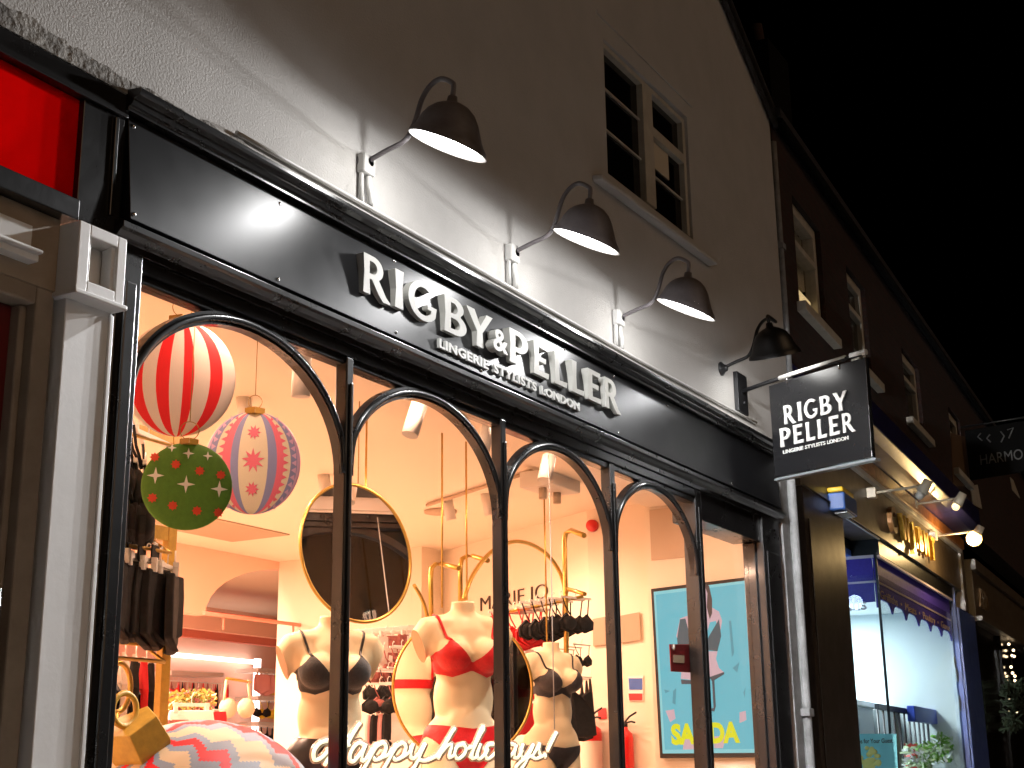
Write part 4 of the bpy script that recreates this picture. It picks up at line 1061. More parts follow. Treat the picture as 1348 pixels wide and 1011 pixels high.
for (px, py, cl, kd, sc, lab) in ((252, 930, 'cloth_white', 'brief', 1.3, 'large cream briefs hung in front of the garland'), (268, 937, 'cloth_blue', 'brief', .5, 'blue folded piece beside the cream briefs'), (288, 935, 'cloth_red', 'brief', .45, 'red folded piece left of the nude bra'), (235, 945, 'cloth_rose', 'brief', .6, 'rust coloured piece left of the cream briefs')):
    hang(kd, aY(px, py, 3.3), R(-30), cl, lab, 'pieces hung over the display table', sc)
for k_ in PRO.values():
    for ch in list(k_.children): bpy.data.objects.remove(ch)
    bpy.data.objects.remove(k_)
# gold hoop at lower left
hp = MB(); hc = aY(155, 905, 1.0); k = (hc - EYE).length / F
hp.tube([hc + Vector((18 * k * math.cos(a) * 1.2, 0, 30 * k * math.sin(a))) for a in [2 * PI * i / 28 for i in range(28)]], .012, 8, closed=True)
hp.tube([hc + Vector((0, 0, -30 * k)), (hc.x, hc.y, .3)], .012, 8)
solo(hp, 'display_hoop', 'gold', 'oval gold hoop stand at the lower left of the first window', 'display stand')

# ------------------------------------------------------------------ right-hand inner wall fittings
XS = 10.49
sc_ = T('video_screen', 'tall lit screen showing a person in a teal bikini top on turquoise, yellow lettering', 'screen', aX(935, 1000, XS))
def sp_(px, py, d=0): 
    v = aX(px, py, XS); return Vector((XS - d, v.y, v.z))
def flat(poly, d, name, m):
    mb = MB(); mb.prism([tuple(p_) for p_ in poly], lambda a, b: sp_(a, b, d), (-.0012, 0, 0)); return part(mb, name, m, sc_)
fo = [(860, 776), (990, 760), (1006, 997), (872, 998)]; fi = [(864, 780), (986, 765), (1000.5, 991), (876, 992)]
mb = MB().slab([sp_(*p_, .0) for p_ in fo], (-.05, 0, 0)); part(mb, 'casing', 'black_metal', sc_, .004)
flat(fi, .0515, 'panel', 'scr_rim')
flat([(867, 784), (983, 769), (997, 986), (879, 987)], .0530, 'picture', 'scr_cyan')
art = [('skin', 'scr_skin', [(925, 842), (929, 852), (938, 820), (946, 818), (951, 836), (954, 818), (950, 806), (940, 800), (938, 785), (934, 772), (929, 768), (922, 772), (921, 790), (925, 802), (912, 810), (899, 815), (894, 838), (897, 845), (900, 822)]),
       ('skin', 'scr_skin', [(902, 858), (948, 858), (946, 868), (950, 880), (957, 886), (940, 892), (920, 896), (900, 894), (901, 878)]),
       ('skin', 'scr_skin', [(903, 974), (915, 972), (925, 986), (903, 987)]), ('skin', 'scr_skin', [(942, 970), (961, 968), (955, 985), (944, 985)]),
       ('skin', 'scr_skin', [(880, 936), (891, 934), (893, 946), (886, 951)]), ('skin', 'scr_skin', [(977, 938), (985, 936), (986, 948), (977, 952)])]
for nm, m, poly in art: flat(poly, .0545, nm, m)
flat([(930, 769), (937, 772), (941, 790), (941, 808), (938, 816), (934, 800), (935, 782)], .0560, 'hair', 'scr_hair')
flat([(899, 816), (906, 815), (912, 838), (913, 858), (897, 858), (895, 842)], .0560, 'top', 'scr_teal'); flat([(936, 840), (950, 816), (953, 838), (948, 858), (930, 856)], .0560, 'top', 'scr_teal')
flat([(900, 895), (914, 896), (914, 901), (901, 901)], .0560, 'belt', 'scr_dark'); flat([(937, 892), (957, 885), (957, 888), (944, 896), (946, 930), (944, 937), (938, 936), (938, 934), (943, 932), (941, 897)], .0560, 'belt', 'scr_dark')
for poly in ([(968, 880), (977, 872), (974, 886)], [(890, 910), (894, 906), (893, 928), (889, 926)], [(982, 912), (985, 905), (984, 920)], [(963, 818), (966, 818), (970, 860), (967, 866)], [(878, 908), (886, 910), (880, 913)]): flat(poly, .0560, 'coat_fold', 'scr_fold')
ta, tb = sp_(888, 979, .0575), sp_(978, 976, .0575)
tv = (tb - ta); th = (sp_(890, 954, 0) - sp_(890, 979, 0)).length
part(text_mb('SANDA', th / .72, lambda a, b, t: ta + tv.normalized() * a + Vector((-t, 0, b)), .0012, .011, width=tv.length), 'lettering', 'scr_yellow', sc_)
pq = T('hanging_plaque', 'small dark red plaque on white hooks hanging inside the last arched window', 'sign', aY(900, 890, .12))
q2 = [aY(884, 884, .12), aY(922, 886, .12), aY(920, 848, .12), aY(882, 848, .12)]
part(MB().slab(q2, (0, .008, 0)), 'board', 'plaque', pq, .002)
part(MB().slab([aY(887, 872, .116), aY(901, 873, .116), aY(901, 863, .116), aY(887, 862, .116)], (0, .003, 0)), 'label', 'taupe', pq)
part(MB().ell(aY(887, 852, .115), (.014, .01, .02), 10).ell(aY(913, 852, .115), (.014, .01, .02), 10), 'hook', 'white_pvc', pq)
# electrics cupboards, notices, extinguishers, fire alarm on the set-back wall
XQ = 10.695
def wallpanel(pts, d, name, m, label, cat, bev=.004):
    mb = MB().slab([Vector((XQ - .001, aX(*p_, XQ).y, aX(*p_, XQ).z)) for p_ in pts], (-d, 0, 0)); return solo(mb, name, m, label, cat, bevel=bev)
wallpanel([(781, 815), (798, 812), (799, 849), (782, 851)], .02, 'wall_cabinet', 'taupe', 'narrow taupe wall cabinet left of the third mullion', 'cabinet')
wallpanel([(816, 811), (843, 806), (845, 843), (817, 847)], .02, 'wall_cabinet', 'taupe', 'wide taupe wall cabinet right of the third mullion', 'cabinet')
wallpanel([(787, 933), (798, 932), (799, 946), (788, 947)], .006, 'wall_sign', 'sign_red', 'small red fire notice above the larger extinguisher', 'sign')
wl_ = T('wall_sign', 'blue, white and red fire instruction notice right of the third mullion', 'sign', (XQ, aX(836, 905, XQ).y, aX(836, 920, XQ).z))
for nm, m, y0, y1 in (('heading', 'sign_blue', 893, 908), ('lower_text', 'sign_red', 913, 922)):
    part(MB().slab([Vector((XQ - .006, aX(p_[0], p_[1], XQ).y, aX(p_[0], p_[1], XQ).z)) for p_ in ((829, y1), (846, y1), (846, y0), (828, y0))], (-.003, 0, 0)), nm, m, wl_)
part(MB().slab([Vector((XQ - .001, aX(p_[0], p_[1], XQ).y, aX(p_[0], p_[1], XQ).z)) for p_ in ((828, 923), (847, 923), (847, 889), (827, 890))], (-.0045, 0, 0)), 'plate', 'paper', wl_)
fa = aX(768, 688, XQ)
fx = aY(768, 688, 1.75)
solo(MB().lathe([(0, 0), (.055, 0), (.05, .04), (0, .05)], Matrix.Translation((XQ - .001, c1.y - .06, fx.z)) @ Matrix.Rotation(R(-90), 4, 'Y'), 18), 'fire_alarm', 'ext_red', 'red round fire alarm sounder high in the corner left of the third mullion', 'alarm')
def extinguisher(px, py, xw, lab, r):
    c = aX(px, py, xw); t = T('fire_extinguisher', lab, 'fire extinguisher', (c.x - r, c.y, c.z - .5), FA, 'fire extinguishers')
    o = Vector((c.x - r, c.y, c.z))
    part(MB().lathe([(0, -.5), (r, -.5), (r, 0), (r * .9, .035), (r * .35, .07), (r * .3, .09), (0, .09)], Matrix.Translation(o), 24), 'cylinder', 'ext_red', t)
    part(MB().lathe([(r + .001, -.30), (r + .001, -.06)], Matrix.Translation(o) @ Matrix.Rotation(R(200), 4, 'Z'), 24), 'label', 'ext_label', t) if r > .08 else None
    part(MB().tube([o + Vector((0, 0, .09)), o + Vector((0, 0, .13))], .02, 10).tube([o + Vector((0, 0, .13)), o + Vector((-.02, -.05, .17)), o + Vector((-.04, -.12, .20))], .008, 6).tube([o + Vector((0, 0, .12)), o + Vector((-.03, -.07, .13)), o + Vector((-.05, -.11, .12))], .008, 6), 'handle', 'rubber', t)
    part(MB().tube(spline([o + Vector((0, 0, .12)), o + Vector((0, .09, .13)), o + Vector((0, r + .06, .0)), o + Vector((0, r + .045, -.25)), o + Vector((0, r + .02, -.4))], 5), .011, 8), 'hose', 'rubber', t)
    return t
extinguisher(785, 966, XQ, 'larger red fire extinguisher with a pale label left of the third mullion', .085)
extinguisher(828, 972, XQ, 'smaller red fire extinguisher right of the third mullion', .062)

# ------------------------------------------------------------------ row of shops next door (frame B)
bk = T('brick_building', 'dark brick terrace with pale sash windows beyond the rendered wall', 'building', (4, 0, 4), FB)
mb = MB(); 
wins = [(.50, 1.50, 5.57, 6.62), (2.57, 3.45, 5.60, 6.63), (5.35, 6.45, 5.60, 6.50), (8.6, 9.6, 5.6, 6.5)]
xs = [-.06]
for w in wins:
    mb.box(xs[-1], w[0], 0, .3, 4.9, 7.10); mb.box(w[0], w[1], 0, .3, 4.9, w[2]); mb.box(w[0], w[1], 0, .3, w[3], 7.10); xs.append(w[1])
mb.box(xs[-1], 22, 0, .3, 4.9, 7.10)
part(mb, 'wall', 'brick', bk)
part(MB().slab([(-.1, -.1, 7.11), (22, -.1, 7.11), (22, 5, 8.4), (-.1, 5, 8.4)], (0, 0, .08)), 'roof', 'slate', bk)
part(MB().tube([(-.05, -.06, 7.10), (22, -.06, 7.10)], .045, 10), 'gutter', 'matt_black', bk)
part(MB().box(-.06, .15, .31, 5, 4.9, 7.09), 'party_wall', 'brick', bk)
for i, (a, b, z0, z1) in enumerate(wins):
    w = part(MB().box(a, a + .09, .05, .16, z0, z1).box(b - .09, b, .05, .16, z0, z1).box(a + .09, b - .09, .05, .16, z1 - .10, z1).box(a + .09, b - .09, .05, .16, z0, z0 + .06).box(a + .09, b - .09, .04, .15, (z0 + z1) / 2 + .1, (z0 + z1) / 2 + .16), 'window', 'sash_white', bk, .006)
    part(MB().box(a - .1, b + .22, -.08, .05, z0 - .09, z0), 'sill', 'sash_white', w, .006)
    part(MB().box(a + .09, b - .09, .10, .106, z0 + .06, z1 - .1), 'pane', 'far_glass' if i else 'glass', w)
    if i == 0:
        n_ = 12
        part(MB().prism([(a + .1 + (b - a - .2) * j / n_, .16 + .02 * (j % 2)) for j in range(n_ + 1)] + [(b - .1, .22), (a + .1, .22)], lambda p_, q_: (p_, q_, z0 + .42), (0, 0, z1 - z0 - .5)), 'curtain', 'curtain', w)
        part(MB().box(a + .36, b - .12, .112, .118, z0 + .065, z0 + .30), 'room_glow', 'lit_room', w)  # glowing sheet stands in for the light of the room
# chimney
ch = T('chimney', 'dark brick chimney stack with one pale clay pot beyond the gable', 'chimney', aY(1000, 130, 3.0))
cb, ct = aY(1003, 215, 3), aY(1000, 72, 3)
part(MB().box(ct.x - .45, ct.x + .5, 2.7, 3.4, 8.2, ct.z), 'stack', 'matt_black', ch)
k = (ct - EYE).length / F
part(MB().tube([(ct.x + .02, 3, ct.z), (ct.x - .05, 3, ct.z + 40 * k)], [.12, .09], 12), 'pot', 'brick', ch)
# next shop: fascia, cassette awning, pilasters
bs = T('cook_shopfront', 'dark brown shopfront with gilt letters and a brightly lit blue-white window', 'shopfront', (4, 0, 0), FB)
f0 = lB(1112, 612, -.02); f1 = lB(1108, 679, -.02)
ZT, ZBt = 4.37, 3.86
part(MB().box(.0, 8.05, -.02, .3, ZBt, ZT).box(8.06, 8.3, -.05, .3, 3.6, 4.6), 'fascia', 'fascia_brown', bs, .004)
part(MB().box(.0, 8.05, -.07, -.02, ZT - .015, ZT + .03), 'fascia_trim', 'white_pvc', bs, .004)
part(MB().box(.0, 8.1, -.10, .2, ZT + .031, ZT + .16), 'wood_strip', 'wood_strip', bs, .006)
pa, pb_ = lB(1152, 566, -.38), lB(1254, 656, -.38)
part(MB().prism([(.0, 4.535), (-.30, 4.55), (-.40, 4.60), (-.40, 4.83), (-.32, 4.90), (.0, 4.97)], lambda a, b: (1.2, a, b), (6.4, 0, 0)), 'awning_case', 'awn_blue', bs, .01)
part(MB().box(.0, 8.05, -.02, .0, 4.535, 4.9), 'upper_board', 'awn_blue', bs)
part(MB().box(.02, 1.40, -.03, .30, .2, ZBt - .001).box(.12, 1.3, -.045, -.03, .5, 3.6), 'pilaster', 'pil_brown', bs, .006)
part(MB().box(7.6, 8.9, -.03, .045, .2, 3.599), 'pilaster', 'jamb_blue', bs, .006)
part(MB().box(.02, 1.45, -.05, .3, ZBt + .0, ZBt + .002), 'pilaster_cap', 'pil_brown', bs)
# bay window: return glass and front glass meeting at a corner
cu, cd = 3.12, .0
rt = lBu(1108, 760, cu)
yb = 1.55
part(MB().box(cu - .008, cu + .008, .045, .07, .3, 3.72), 'corner_post', 'black_metal', bs)
part(MB().box(cu - .004, cu + .004, .071, yb, .3, 3.5), 'pane', 'glass', bs)
part(MB().box(cu + .021, 7.55, .05, .058, .3, 3.5), 'pane', 'glass', bs)
part(MB().box(7.55, 7.6, .0, .06, .2, 3.86).box(cu, 7.55, .02, .1, .2, .3), 'window_frame', 'jamb_blue', bs, .004)
part(MB().box(1.40, cu, .30, 1.8, 3.70, 3.76), 'soffit', 'soffit_blue', bs)
part(MB().box(1.40, cu, .0, .02, 3.845, 3.8599), 'soffit_trim', 'white_pvc', bs)
part(MB().box(cu + .02, 7.6, .02, .35, 3.70, 3.859), 'window_head', 'black_metal', bs)
# pelmets
zA, zM, zB = 3.70, 3.42, 3.17
pf = MB().box(cu + .025, 7.55, .075, .095, zB + .1, zA)
n_ = 6; wv = (7.5 - cu) / n_
poly = []
for i in range(n_):
    for j in range(0, 9): poly.append((cu + .025 + wv * (i + j / 8), zB + .115 * math.sin(PI * j / 8) ** .5))
pv = MB()
for i in range(len(poly) - 1):
    if poly[i + 1][0] - poly[i][0] > 1e-6: pv.prism([poly[i], poly[i + 1], (poly[i + 1][0], zB + .121), (poly[i][0], zB + .121)], lambda a, b: (a, .076, b), (0, .018, 0))
pv.v += []; 
pel = part(pf, 'pelmet', 'pelmet_purple', bs)
part(pv, 'valance', 'pelmet_purple', pel)
part(MB().box(cu + .03, 7.5, .066, .0745, zM, zM + .02).box(cu + .02, 7.5, .02, .0495, zA - .03, zA - .005), 'piping', 'pelmet_line', pel)
part(text_mb('Griffiths  •  Meats  •  Poultry  •  Game', .12, lambda a, b, t: (cu + .16 + a, .0745 - t, zM - .14 + b), .004, 0, width=4.1), 'lettering', 'pelmet_text', pel)
ps_ = MB().box(cu + .012, cu + .03, .10, yb, zB + .06, zA)
pe2 = part(ps_, 'pelmet', 'pelmet_purple', bs)
part(MB().box(cu - .0, cu + .0115, .08, yb, zM, zM + .02).box(cu + .0, cu + .0115, .08, yb, zA - .03, zA), 'piping', 'pelmet_line', pe2)
t0 = lBu(1140, 797, cu + .008)
part(text_mb('ths', .17, lambda a, b, t: (cu + .012 - t, t0.y - a + .2, t0.z - .04 + b), .004, .002), 'lettering', 'pelmet_line', pe2)
# gilt fascia letters
gl = [('C', 3.40, 4.0), ('W', 3.95, 4.0), ('J', 4.52, 4.0), ('.', 4.72, 4.0), ('B', 4.92, 4.0), ('M', 5.22, 4.0), ('T', 5.66, 4.0)]
for ch_, u, z in gl:
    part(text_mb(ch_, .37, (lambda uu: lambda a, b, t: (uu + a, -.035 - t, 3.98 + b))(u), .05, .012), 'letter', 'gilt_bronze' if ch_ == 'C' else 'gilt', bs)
# interior of next shop
bi = T('cook_shop_interior', 'white tiled shop interior under cool light beyond the brown pilaster', 'interior', (5, 2, .3), FB)
part(MB().box(1.4, 9.2, 3.3, 3.4, .3, 3.7).box(7.66, 7.76, .10, 3.3, .3, 3.579).box(1.28, 1.39, .31, 3.4, .3, 3.86), 'wall', 'cool_wall', bi)
part(MB().box(cu, 9.3, .36, 3.4, 3.58, 3.69).box(1.4, cu, 1.81, 3.4, 3.58, 3.69), 'ceiling', 'cool_ceiling', bi)
part(MB().box(1.4, 9.3, .11, 3.4, .2, .3), 'floor', 'tile_white', bi)
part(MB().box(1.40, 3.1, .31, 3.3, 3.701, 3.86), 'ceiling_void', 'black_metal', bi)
for (px, w, d, m, lab) in ((1146, .16, 1.3, 'cool_col', 0), (1228, .2, 1.6, 'cool_col2', 0)):
    p_ = lB(px, 880, d); part(MB().box(p_.x - w, p_.x + w, d, d + .2, .3, 3.579), 'column', m, bi, .004)
for (u, v, pw) in ((4.4, 1.5, 125), (6.4, 1.5, 125)):
    t = T('ceiling_light', 'cool white ceiling light of the far shop, hidden above its pelmet', 'ceiling light', (u, v, 3.57), FB, 'cool ceiling lights of the far shop')
    part(MB().box(u - .35, u + .35, v - .35, v + .35, 3.545, 3.57), 'rim', 'white_pvc', t)
    li = bpy.data.lights.new('luminaire', 'AREA'); li.size = .6; li.energy = pw; li.color = (.84, .97, 1)
    o = bpy.data.objects.new('luminaire', li); C.objects.link(o); o.parent = t; o.location = (0, 0, -.03)
t = T('ceiling_light', 'blue-white doorway light under the fascia of the far shop', 'ceiling light', (2.2, .6, 3.69), FB)
part(MB().box(2.0, 2.4, .5, .7, 3.68, 3.70), 'rim', 'white_pvc', t)
li = bpy.data.lights.new('doorway_lamp', 'POINT'); li.energy = 6; li.color = (.55, .75, 1); li.shadow_soft_size = .08
o = bpy.data.objects.new('doorway_lamp', li); C.objects.link(o); o.parent = t; o.location = (0, -.1, -.35)
part(MB().ell((2.2, .5, 3.64), (.06, .06, .04), 12), 'bulb', 'cool_ceiling', t)
# railing, counter, food
rl = T('metal_railing', 'dark metal railing with thin bars inside the far shop window', 'railing', lB(1200, 1011, .5), FB)
ra, rb = lB(1155, 930, .5), lB(1250, 932, .5); zr = ra.z
part(MB().box(ra.x, rb.x, .48, .53, zr - .03, zr + .03), 'top_rail', 'rail_dark', rl)
for i in range(17):
    u = ra.x + (rb.x - ra.x) * i / 16; part(MB().tube([(u, .505, .4), (u, .505, zr - .03)], .013, 6), 'bar', 'rail_dark', rl)
bx0, bx1 = lB(1197, 934, .44), lB(1231, 945, .44)
solo(MB().box(bx0.x, bx1.x, .38, .47, zr - .12, zr + .06), 'hanging_box', 'box_blue', 'bright blue box hung over the railing', 'box', FB, bevel=.01)
p_ = lB(1188, 960, .5); solo(MB().box(p_.x - .14, p_.x + .16, .56, .8, .3, zr + .02), 'bin', 'counter_grey', 'dark grey-green post behind the left end of the railing', 'post', FB, bevel=.01)
ct_ = T('shop_counter', 'white counter top running back behind the railing', 'counter', lB(1160, 1000, 1.2), FB)
ca, cb_ = lB(1108, 912, 1.0), lB(1240, 928, 1.0)
part(MB().box(ca.x, cb_.x, .9, 1.5, zr + .06, zr + .12), 'worktop', 'tile_white', ct_, .006)
part(MB().box(ca.x + .05, cb_.x - .05, 1.0, 1.5, .3, zr + .059), 'front', 'counter_grey', ct_)
for i, (px, m, lab) in enumerate(((1166, 'salad_red', 'red packet lying left on the white counter'), (1188, 'salad_red', 'red packet lying right on the white counter'), (1120, 'tile_white', 'white parcel on the left end of the counter'))):
    p_ = lB(px, 915, 1.2); solo(MB().hexa([(p_.x - .16, 1.1, zr + .121), (p_.x + .16, 1.12, zr + .121), (p_.x + .15, 1.3, zr + .121), (p_.x - .15, 1.3, zr + .121), (p_.x - .12, 1.12, zr + .18), (p_.x + .12, 1.14, zr + .17), (p_.x + .11, 1.28, zr + .19), (p_.x - .1, 1.28, zr + .17)]), 'packet', m, lab, 'packet', FB, bevel=.01)
rr = random.Random(9)
sal = MB()
for i in range(420):
    px = rr.uniform(1192, 1262); py = rr.uniform(980, 1016) - (12 if px > 1225 else 0); c = lB(px, py, .30 + rr.uniform(-.1, .12)); d = Vector((rr.uniform(-1, 1), rr.uniform(-1, 1), rr.uniform(-.2, 1))).normalized(); e = d.orthogonal().normalized(); L = rr.uniform(.03, .07)
    sal.m(rr.choice((0, 1, 1, 0, 3)) if px > 1205 else rr.choice((1, 2, 1, 3))); sal.slab([c - d * L - e * .02, c + d * L - e * .01, c + d * L + e * .015, c - d * L + e * .02], d.cross(e) * .006)
solo(sal, 'salad_display', ['salad_green', 'salad_pale', 'salad_red', 'tile_white'], 'heap of green leaves with white and red pieces at the foot of the far window', 'food display', FB)
pc0 = cu - .012
po = T('window_poster', 'turquoise food poster with a yellow picture on the far shop return glass', 'poster', lBu(1150, 1011, pc0), FB)
pq_ = [lBu(1122, 1030, pc0), lBu(1183, 1030, pc0), lBu(1180, 966, pc0), lBu(1122, 966, pc0)]
part(MB().slab(pq_, (-.004, 0, 0)), 'sheet', 'poster_cyan', po)
blob = MB(); 
for i in range(26):
    a = rr.uniform(0, 2 * PI); r_ = rr.uniform(0, 1); c = lBu(1142 + 18 * r_ * math.cos(a), 1004 + 20 * r_ * math.sin(a), pc0 - .005)
    blob.ell(c, (.004, rr.uniform(.02, .05), rr.uniform(.015, .04)), 8)
part(blob, 'food_picture', 'poster_food', po)
ta_ = lBu(1125, 976, pc0 - .005); tb_ = lBu(1178, 976, pc0 - .005)
part(text_mb('Tips for Your Guest', .06, lambda a, b, t: (pc0 - .005 - t, ta_.y - a, ta_.z - .02 + b), .002, .001, width=abs(ta_.y - tb_.y) * .95), 'lettering', 'text_dark', po)
oz = MB()
for (px, py, h) in ((1257, 872, .16), (1260, 888, .2), (1264, 926, .22)):
    c = lB(px, py, .05); oz.ell((min(c.x, 7.45), .045, c.z), (.10, .006, h / 2), 10)
solo(oz, 'window_decal', 'counter_grey', 'three grey oval decals on the far window glass', 'decal', FB)
# alarm box and arm lamps
ab = T('alarm_box', 'yellow and blue alarm box high beside the gilt letters', 'alarm', lB(1112, 668, -.1), FB)
a0, a1 = lB(1103, 640, -.12), lB(1122, 660, -.12)
part(MB().box(a0.x, a1.x - .1, -.16, -.02, a1.z, a0.z), 'upper_case', 'alarm_yellow', ab, .015)
z0 = lB(1112, 675, -.12).z
part(MB().box(a0.x, a1.x - .05, -.17, -.02, z0, a1.z - .002), 'lower_case', 'alarm_blue', ab, .015)
part(MB().box(a0.x + .1, a1.x - .12, -.16, -.05, z0 - .012, z0), 'lens', 'cool_ceiling', ab)
def armlamp(base, tip, on, lab):
    bu = lB(*base, -.08); t = T('arm_spotlight', lab, 'lamp', bu, FB, 'arm spotlights over the gilt letters')
    # arm runs straight out from the fascia
    best = None
    for i in range(1, 200):
        p_ = Vector((bu.x, -.08 - i * .008, bu.z + i * .0004)); 
        w = FB @ p_; v = w - EYE; cam = Vector((RX.x * v.x + RY.x * v.y + RZ.x * v.z, RX.y * v.x + RY.y * v.y + RZ.y * v.z, RX.z * v.x + RY.z * v.y + RZ.z * v.z))
        x = CX + F * cam.x / cam.z
        if x >= tip[0]: best = p_; break
    e = best or Vector((bu.x, -.9, bu.z))
    part(MB().box(bu.x - .05, bu.x + .05, -.11, -.02, bu.z - .05, bu.z + .05), 'mount', 'arm_white', t, .01)
    part(MB().tube([bu, e], .013, 8), 'arm', 'arm_white', t)
    hd = MB().tube([e + Vector((0, -.05, .05)), e + Vector((0, .03, -.07))], [.045, .06], 12)
    part(hd, 'head', 'arm_white', t)
    part(MB().ell(e + Vector((0, .045, -.09)), (.09, .09, .09) if on else (.045, .045, .045), 14), 'bulb', 'tracklight' if on is None else 'bulb_warm' if on else 'bulb_on', t)
    if on is None: return t
    li = bpy.data.lights.new('arm_lamp', 'POINT' if on else 'SPOT'); li.energy = 40 if on else 12; li.color = (1, .66, .28); li.shadow_soft_size = .05
    if not on: li.spot_size = R(84); li.spot_blend = .5
    o = bpy.data.objects.new('arm_lamp', li); C.objects.link(o); o.parent = t
    o.matrix_local = Matrix.Translation(e - bu + Vector((0, .15, -.16))) @ Vector((0, .85, -.5)).to_track_quat('-Z', 'Y').to_matrix().to_4x4()
    return t
armlamp((1150, 649), (1216, 640), None, 'arm spotlight nearest the alarm box, in front of the dark blue awning case')
armlamp((1204, 664), (1262, 656), False, 'arm spotlight in the middle, over the gilt letters')
armlamp((1230, 706), (1286, 699), True, 'glaring arm spotlight at the right end of the gilt letters')
# third shop with fairy lights
ts = T('dark_shopfront', 'dark shopfront at the right edge with a small bronze sign and unlit glass', 'shopfront', (12, 0, 0), FB)
part(MB().box(9.0, 22, -.04, .3, 3.55, 4.25).box(9.0, 22, -.12, -.04, 3.55, 3.62).box(9, 22, -.1, .2, 4.251, 4.4), 'fascia', 'fascia_brown', ts, .006)
part(MB().box(8.901, 22, .05, .1, .2, 3.549).box(9.0, 9.15, -.02, .05, .2, 3.549).box(11.5, 11.6, 0, .05, .2, 3.549), 'window_front', 'far_glass', ts)
part(text_mb('AND', .36, lambda a, b, t: (9.3 + a, -.045 - t, 3.78 + b), .03, .01), 'lettering', 'bronze_text', ts)
fl = T('fairy_lights', 'string of small warm fairy lights hanging down the dark shopfront', 'fairy lights', lB(1330, 940, -.01), FB)
part(MB().tube([lB(1322, 796, -.008), lB(1325, 830, -.008), lB(1332, 870, -.008), lB(1338, 940, -.008)], .004, 5), 'wire', 'rubber', fl)
for (px, py) in [(1292, 796), (1308, 803), (1309, 811), (1323, 799), (1326, 799), (1322, 806), (1326, 806), (1324, 812), (1324, 821), (1327, 831), (1330, 840), (1328, 848), (1334, 856), (1332, 863), (1335, 864), (1331, 878), (1333, 886), (1336, 890), (1336, 896), (1339, 921), (1338, 937), (1295, 815)]:
    part(MB().ell(lB(px, py, -.01), (.022, .022, .022), 8), 'bulb', 'fairy', fl)
pl = MB()
for i in range(160):
    c = lB(rr.uniform(1322, 1352), rr.uniform(895, 960), -.15 + rr.uniform(-.1, .05)); d = Vector((rr.uniform(-1, 1), rr.uniform(-1, 1), rr.uniform(-1, 1))).normalized(); e = d.orthogonal().normalized()
    pl.slab([c - d * .08 - e * .02, c + d * .08 - e * .01, c + d * .08 + e * .01, c - d * .08 + e * .02], d.cross(e) * .005)
solo(pl, 'shrub', 'foliage', 'dark leafy shrub by the fairy lights at the right edge', 'plant', FB)
# projecting dark sign
dsx = 9.6
ds = T('projecting_sign', 'dark projecting sign with faint white emblem and letters at the right edge', 'sign', lBu(1310, 630, dsx), FB)
qs = [lBu(1277, 632, dsx), lBu(1400, 612, dsx), lBu(1400, 545, dsx), lBu(1270, 567, dsx)]
part(MB().slab(qs, (.06, 0, 0)), 'board', 'matt_black', ds, .004)
part(MB().tube([qs[3] + Vector((.03, .3, .05)), qs[2] + Vector((.03, 0, .05))], .015, 8), 'bracket', 'black_metal', ds)
ta_ = lBu(1291, 612, dsx - .003); tb_ = lBu(1347, 604, dsx - .003); hh = (lBu(1340, 592, dsx) - lBu(1340, 606, dsx)).length
sl = (tb_.z - ta_.z) / (ta_.y - tb_.y)
mat('faint_white', (.10, .10, .10), .5)
part(text_mb('HARMO', hh / .72, lambda a, b, t: (dsx - .003 - t, ta_.y - a, ta_.z + b + a * sl), .003, 0, width=abs(ta_.y - tb_.y)), 'lettering', 'faint_white', ds)
em = MB()
for (x0, y0, x1, y1, x2, y2) in ((1291, 570, 1287, 575, 1293, 580), (1303, 572, 1299, 577, 1304, 582), (1317, 568, 1322, 574, 1318, 582), (1326, 566, 1334, 563, 1328, 577)):
    em.tube([lBu(x0, y0, dsx - .008), lBu(x1, y1, dsx - .008), lBu(x2, y2, dsx - .008)], .010, 5)
part(em, 'emblem', 'faint_white', ds)
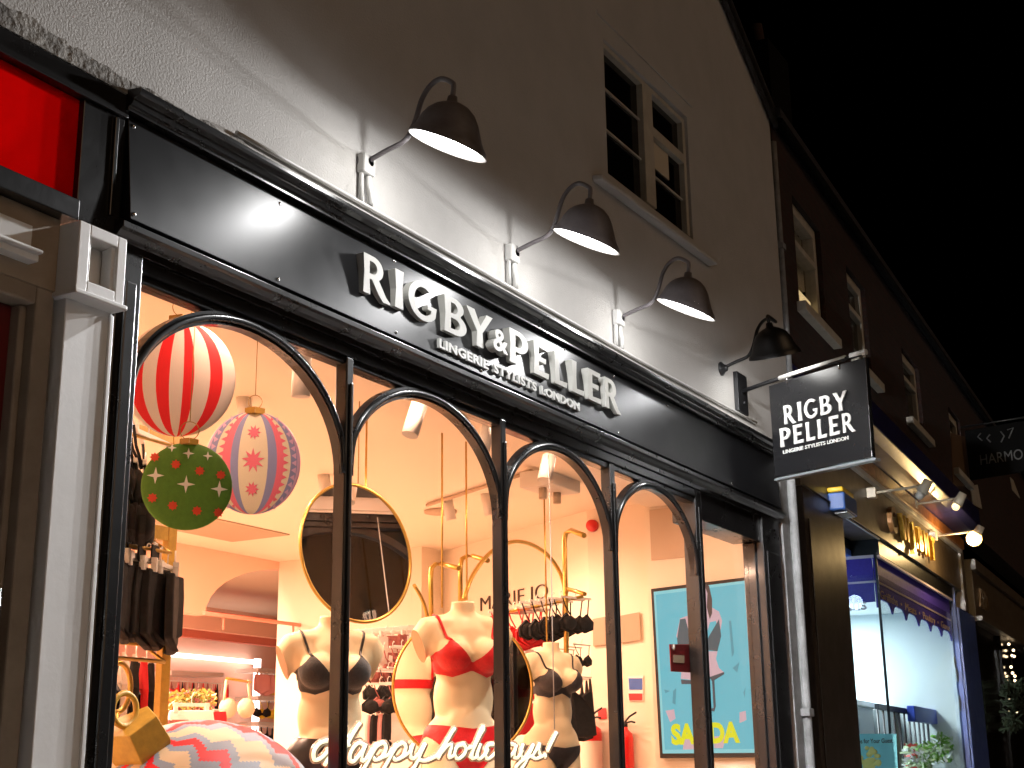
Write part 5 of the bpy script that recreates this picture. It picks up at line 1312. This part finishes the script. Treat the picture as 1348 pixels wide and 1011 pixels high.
# small building beyond, with pale window slots
fw = T('far_building', 'dark far building with pale window reveals beyond the projecting sign', 'building', lB(1320, 700, -.1), FB)
for (pts) in ([(1277, 640), (1287, 638), (1293, 670), (1281, 664)], [(1330, 628), (1334, 632), (1343, 656), (1333, 645)]):
    part(MB().slab([lB(*p_, -.012) for p_ in pts], (0, .02, 0)), 'window_reveal', 'sash_white', fw)
part(MB().slab([lB(*p_, -.006) for p_ in ((1255, 640), (1274, 640), (1270, 575), (1252, 570))], (0, .02, 0)), 'wall_patch', 'patch_brown', fw)

# ------------------------------------------------------------------ camera, light, sky
cam = bpy.data.cameras.new('camera'); co = bpy.data.objects.new('camera', cam); C.objects.link(co)
cam.sensor_width = 36; cam.lens = F / 1348 * 36; cam.clip_end = 500; cam.clip_start = .05
cr_ = Vector((RX.x, RY.x, RZ.x)); cdn = Vector((RX.y, RY.y, RZ.y)); cf = Vector((RX.z, RY.z, RZ.z))
mw = Matrix((( cr_.x, -cdn.x, -cf.x, EYE.x), (cr_.y, -cdn.y, -cf.y, EYE.y), (cr_.z, -cdn.z, -cf.z, EYE.z), (0, 0, 0, 1)))
co.matrix_world = mw
S.camera = co
w = bpy.data.worlds.new('World'); S.world = w; w.use_nodes = True; nt = w.node_tree
sky = nt.nodes.new('ShaderNodeTexSky'); sky.sky_type = 'NISHITA'; sky.sun_disc = False; sky.sun_elevation = R(-9); sky.sun_rotation = R(200)
bg = nt.nodes['Background']; nt.links.new(sky.outputs['Color'], bg.inputs['Color']); bg.inputs['Strength'].default_value = .05
sun = bpy.data.lights.new('street_glow', 'SUN'); sun.energy = .30; sun.angle = R(40); sun.color = (1, .64, .37)
so = bpy.data.objects.new('street_glow', sun); C.objects.link(so)
so.rotation_euler = Vector((.10, .92, -.38)).to_track_quat('-Z', 'Y').to_euler()
S.render.engine = 'CYCLES'
S.cycles.use_denoising = True
try: S.cycles.denoiser = 'OPENIMAGEDENOISE'
except Exception: pass
S.cycles.max_bounces = 8; S.cycles.transparent_max_bounces = 12; S.cycles.glossy_bounces = 4; S.cycles.diffuse_bounces = 4
S.cycles.sample_clamp_indirect = 6
S.view_settings.view_transform = 'Standard'; S.view_settings.look = 'None'; S.view_settings.exposure = 0; S.view_settings.gamma = 1
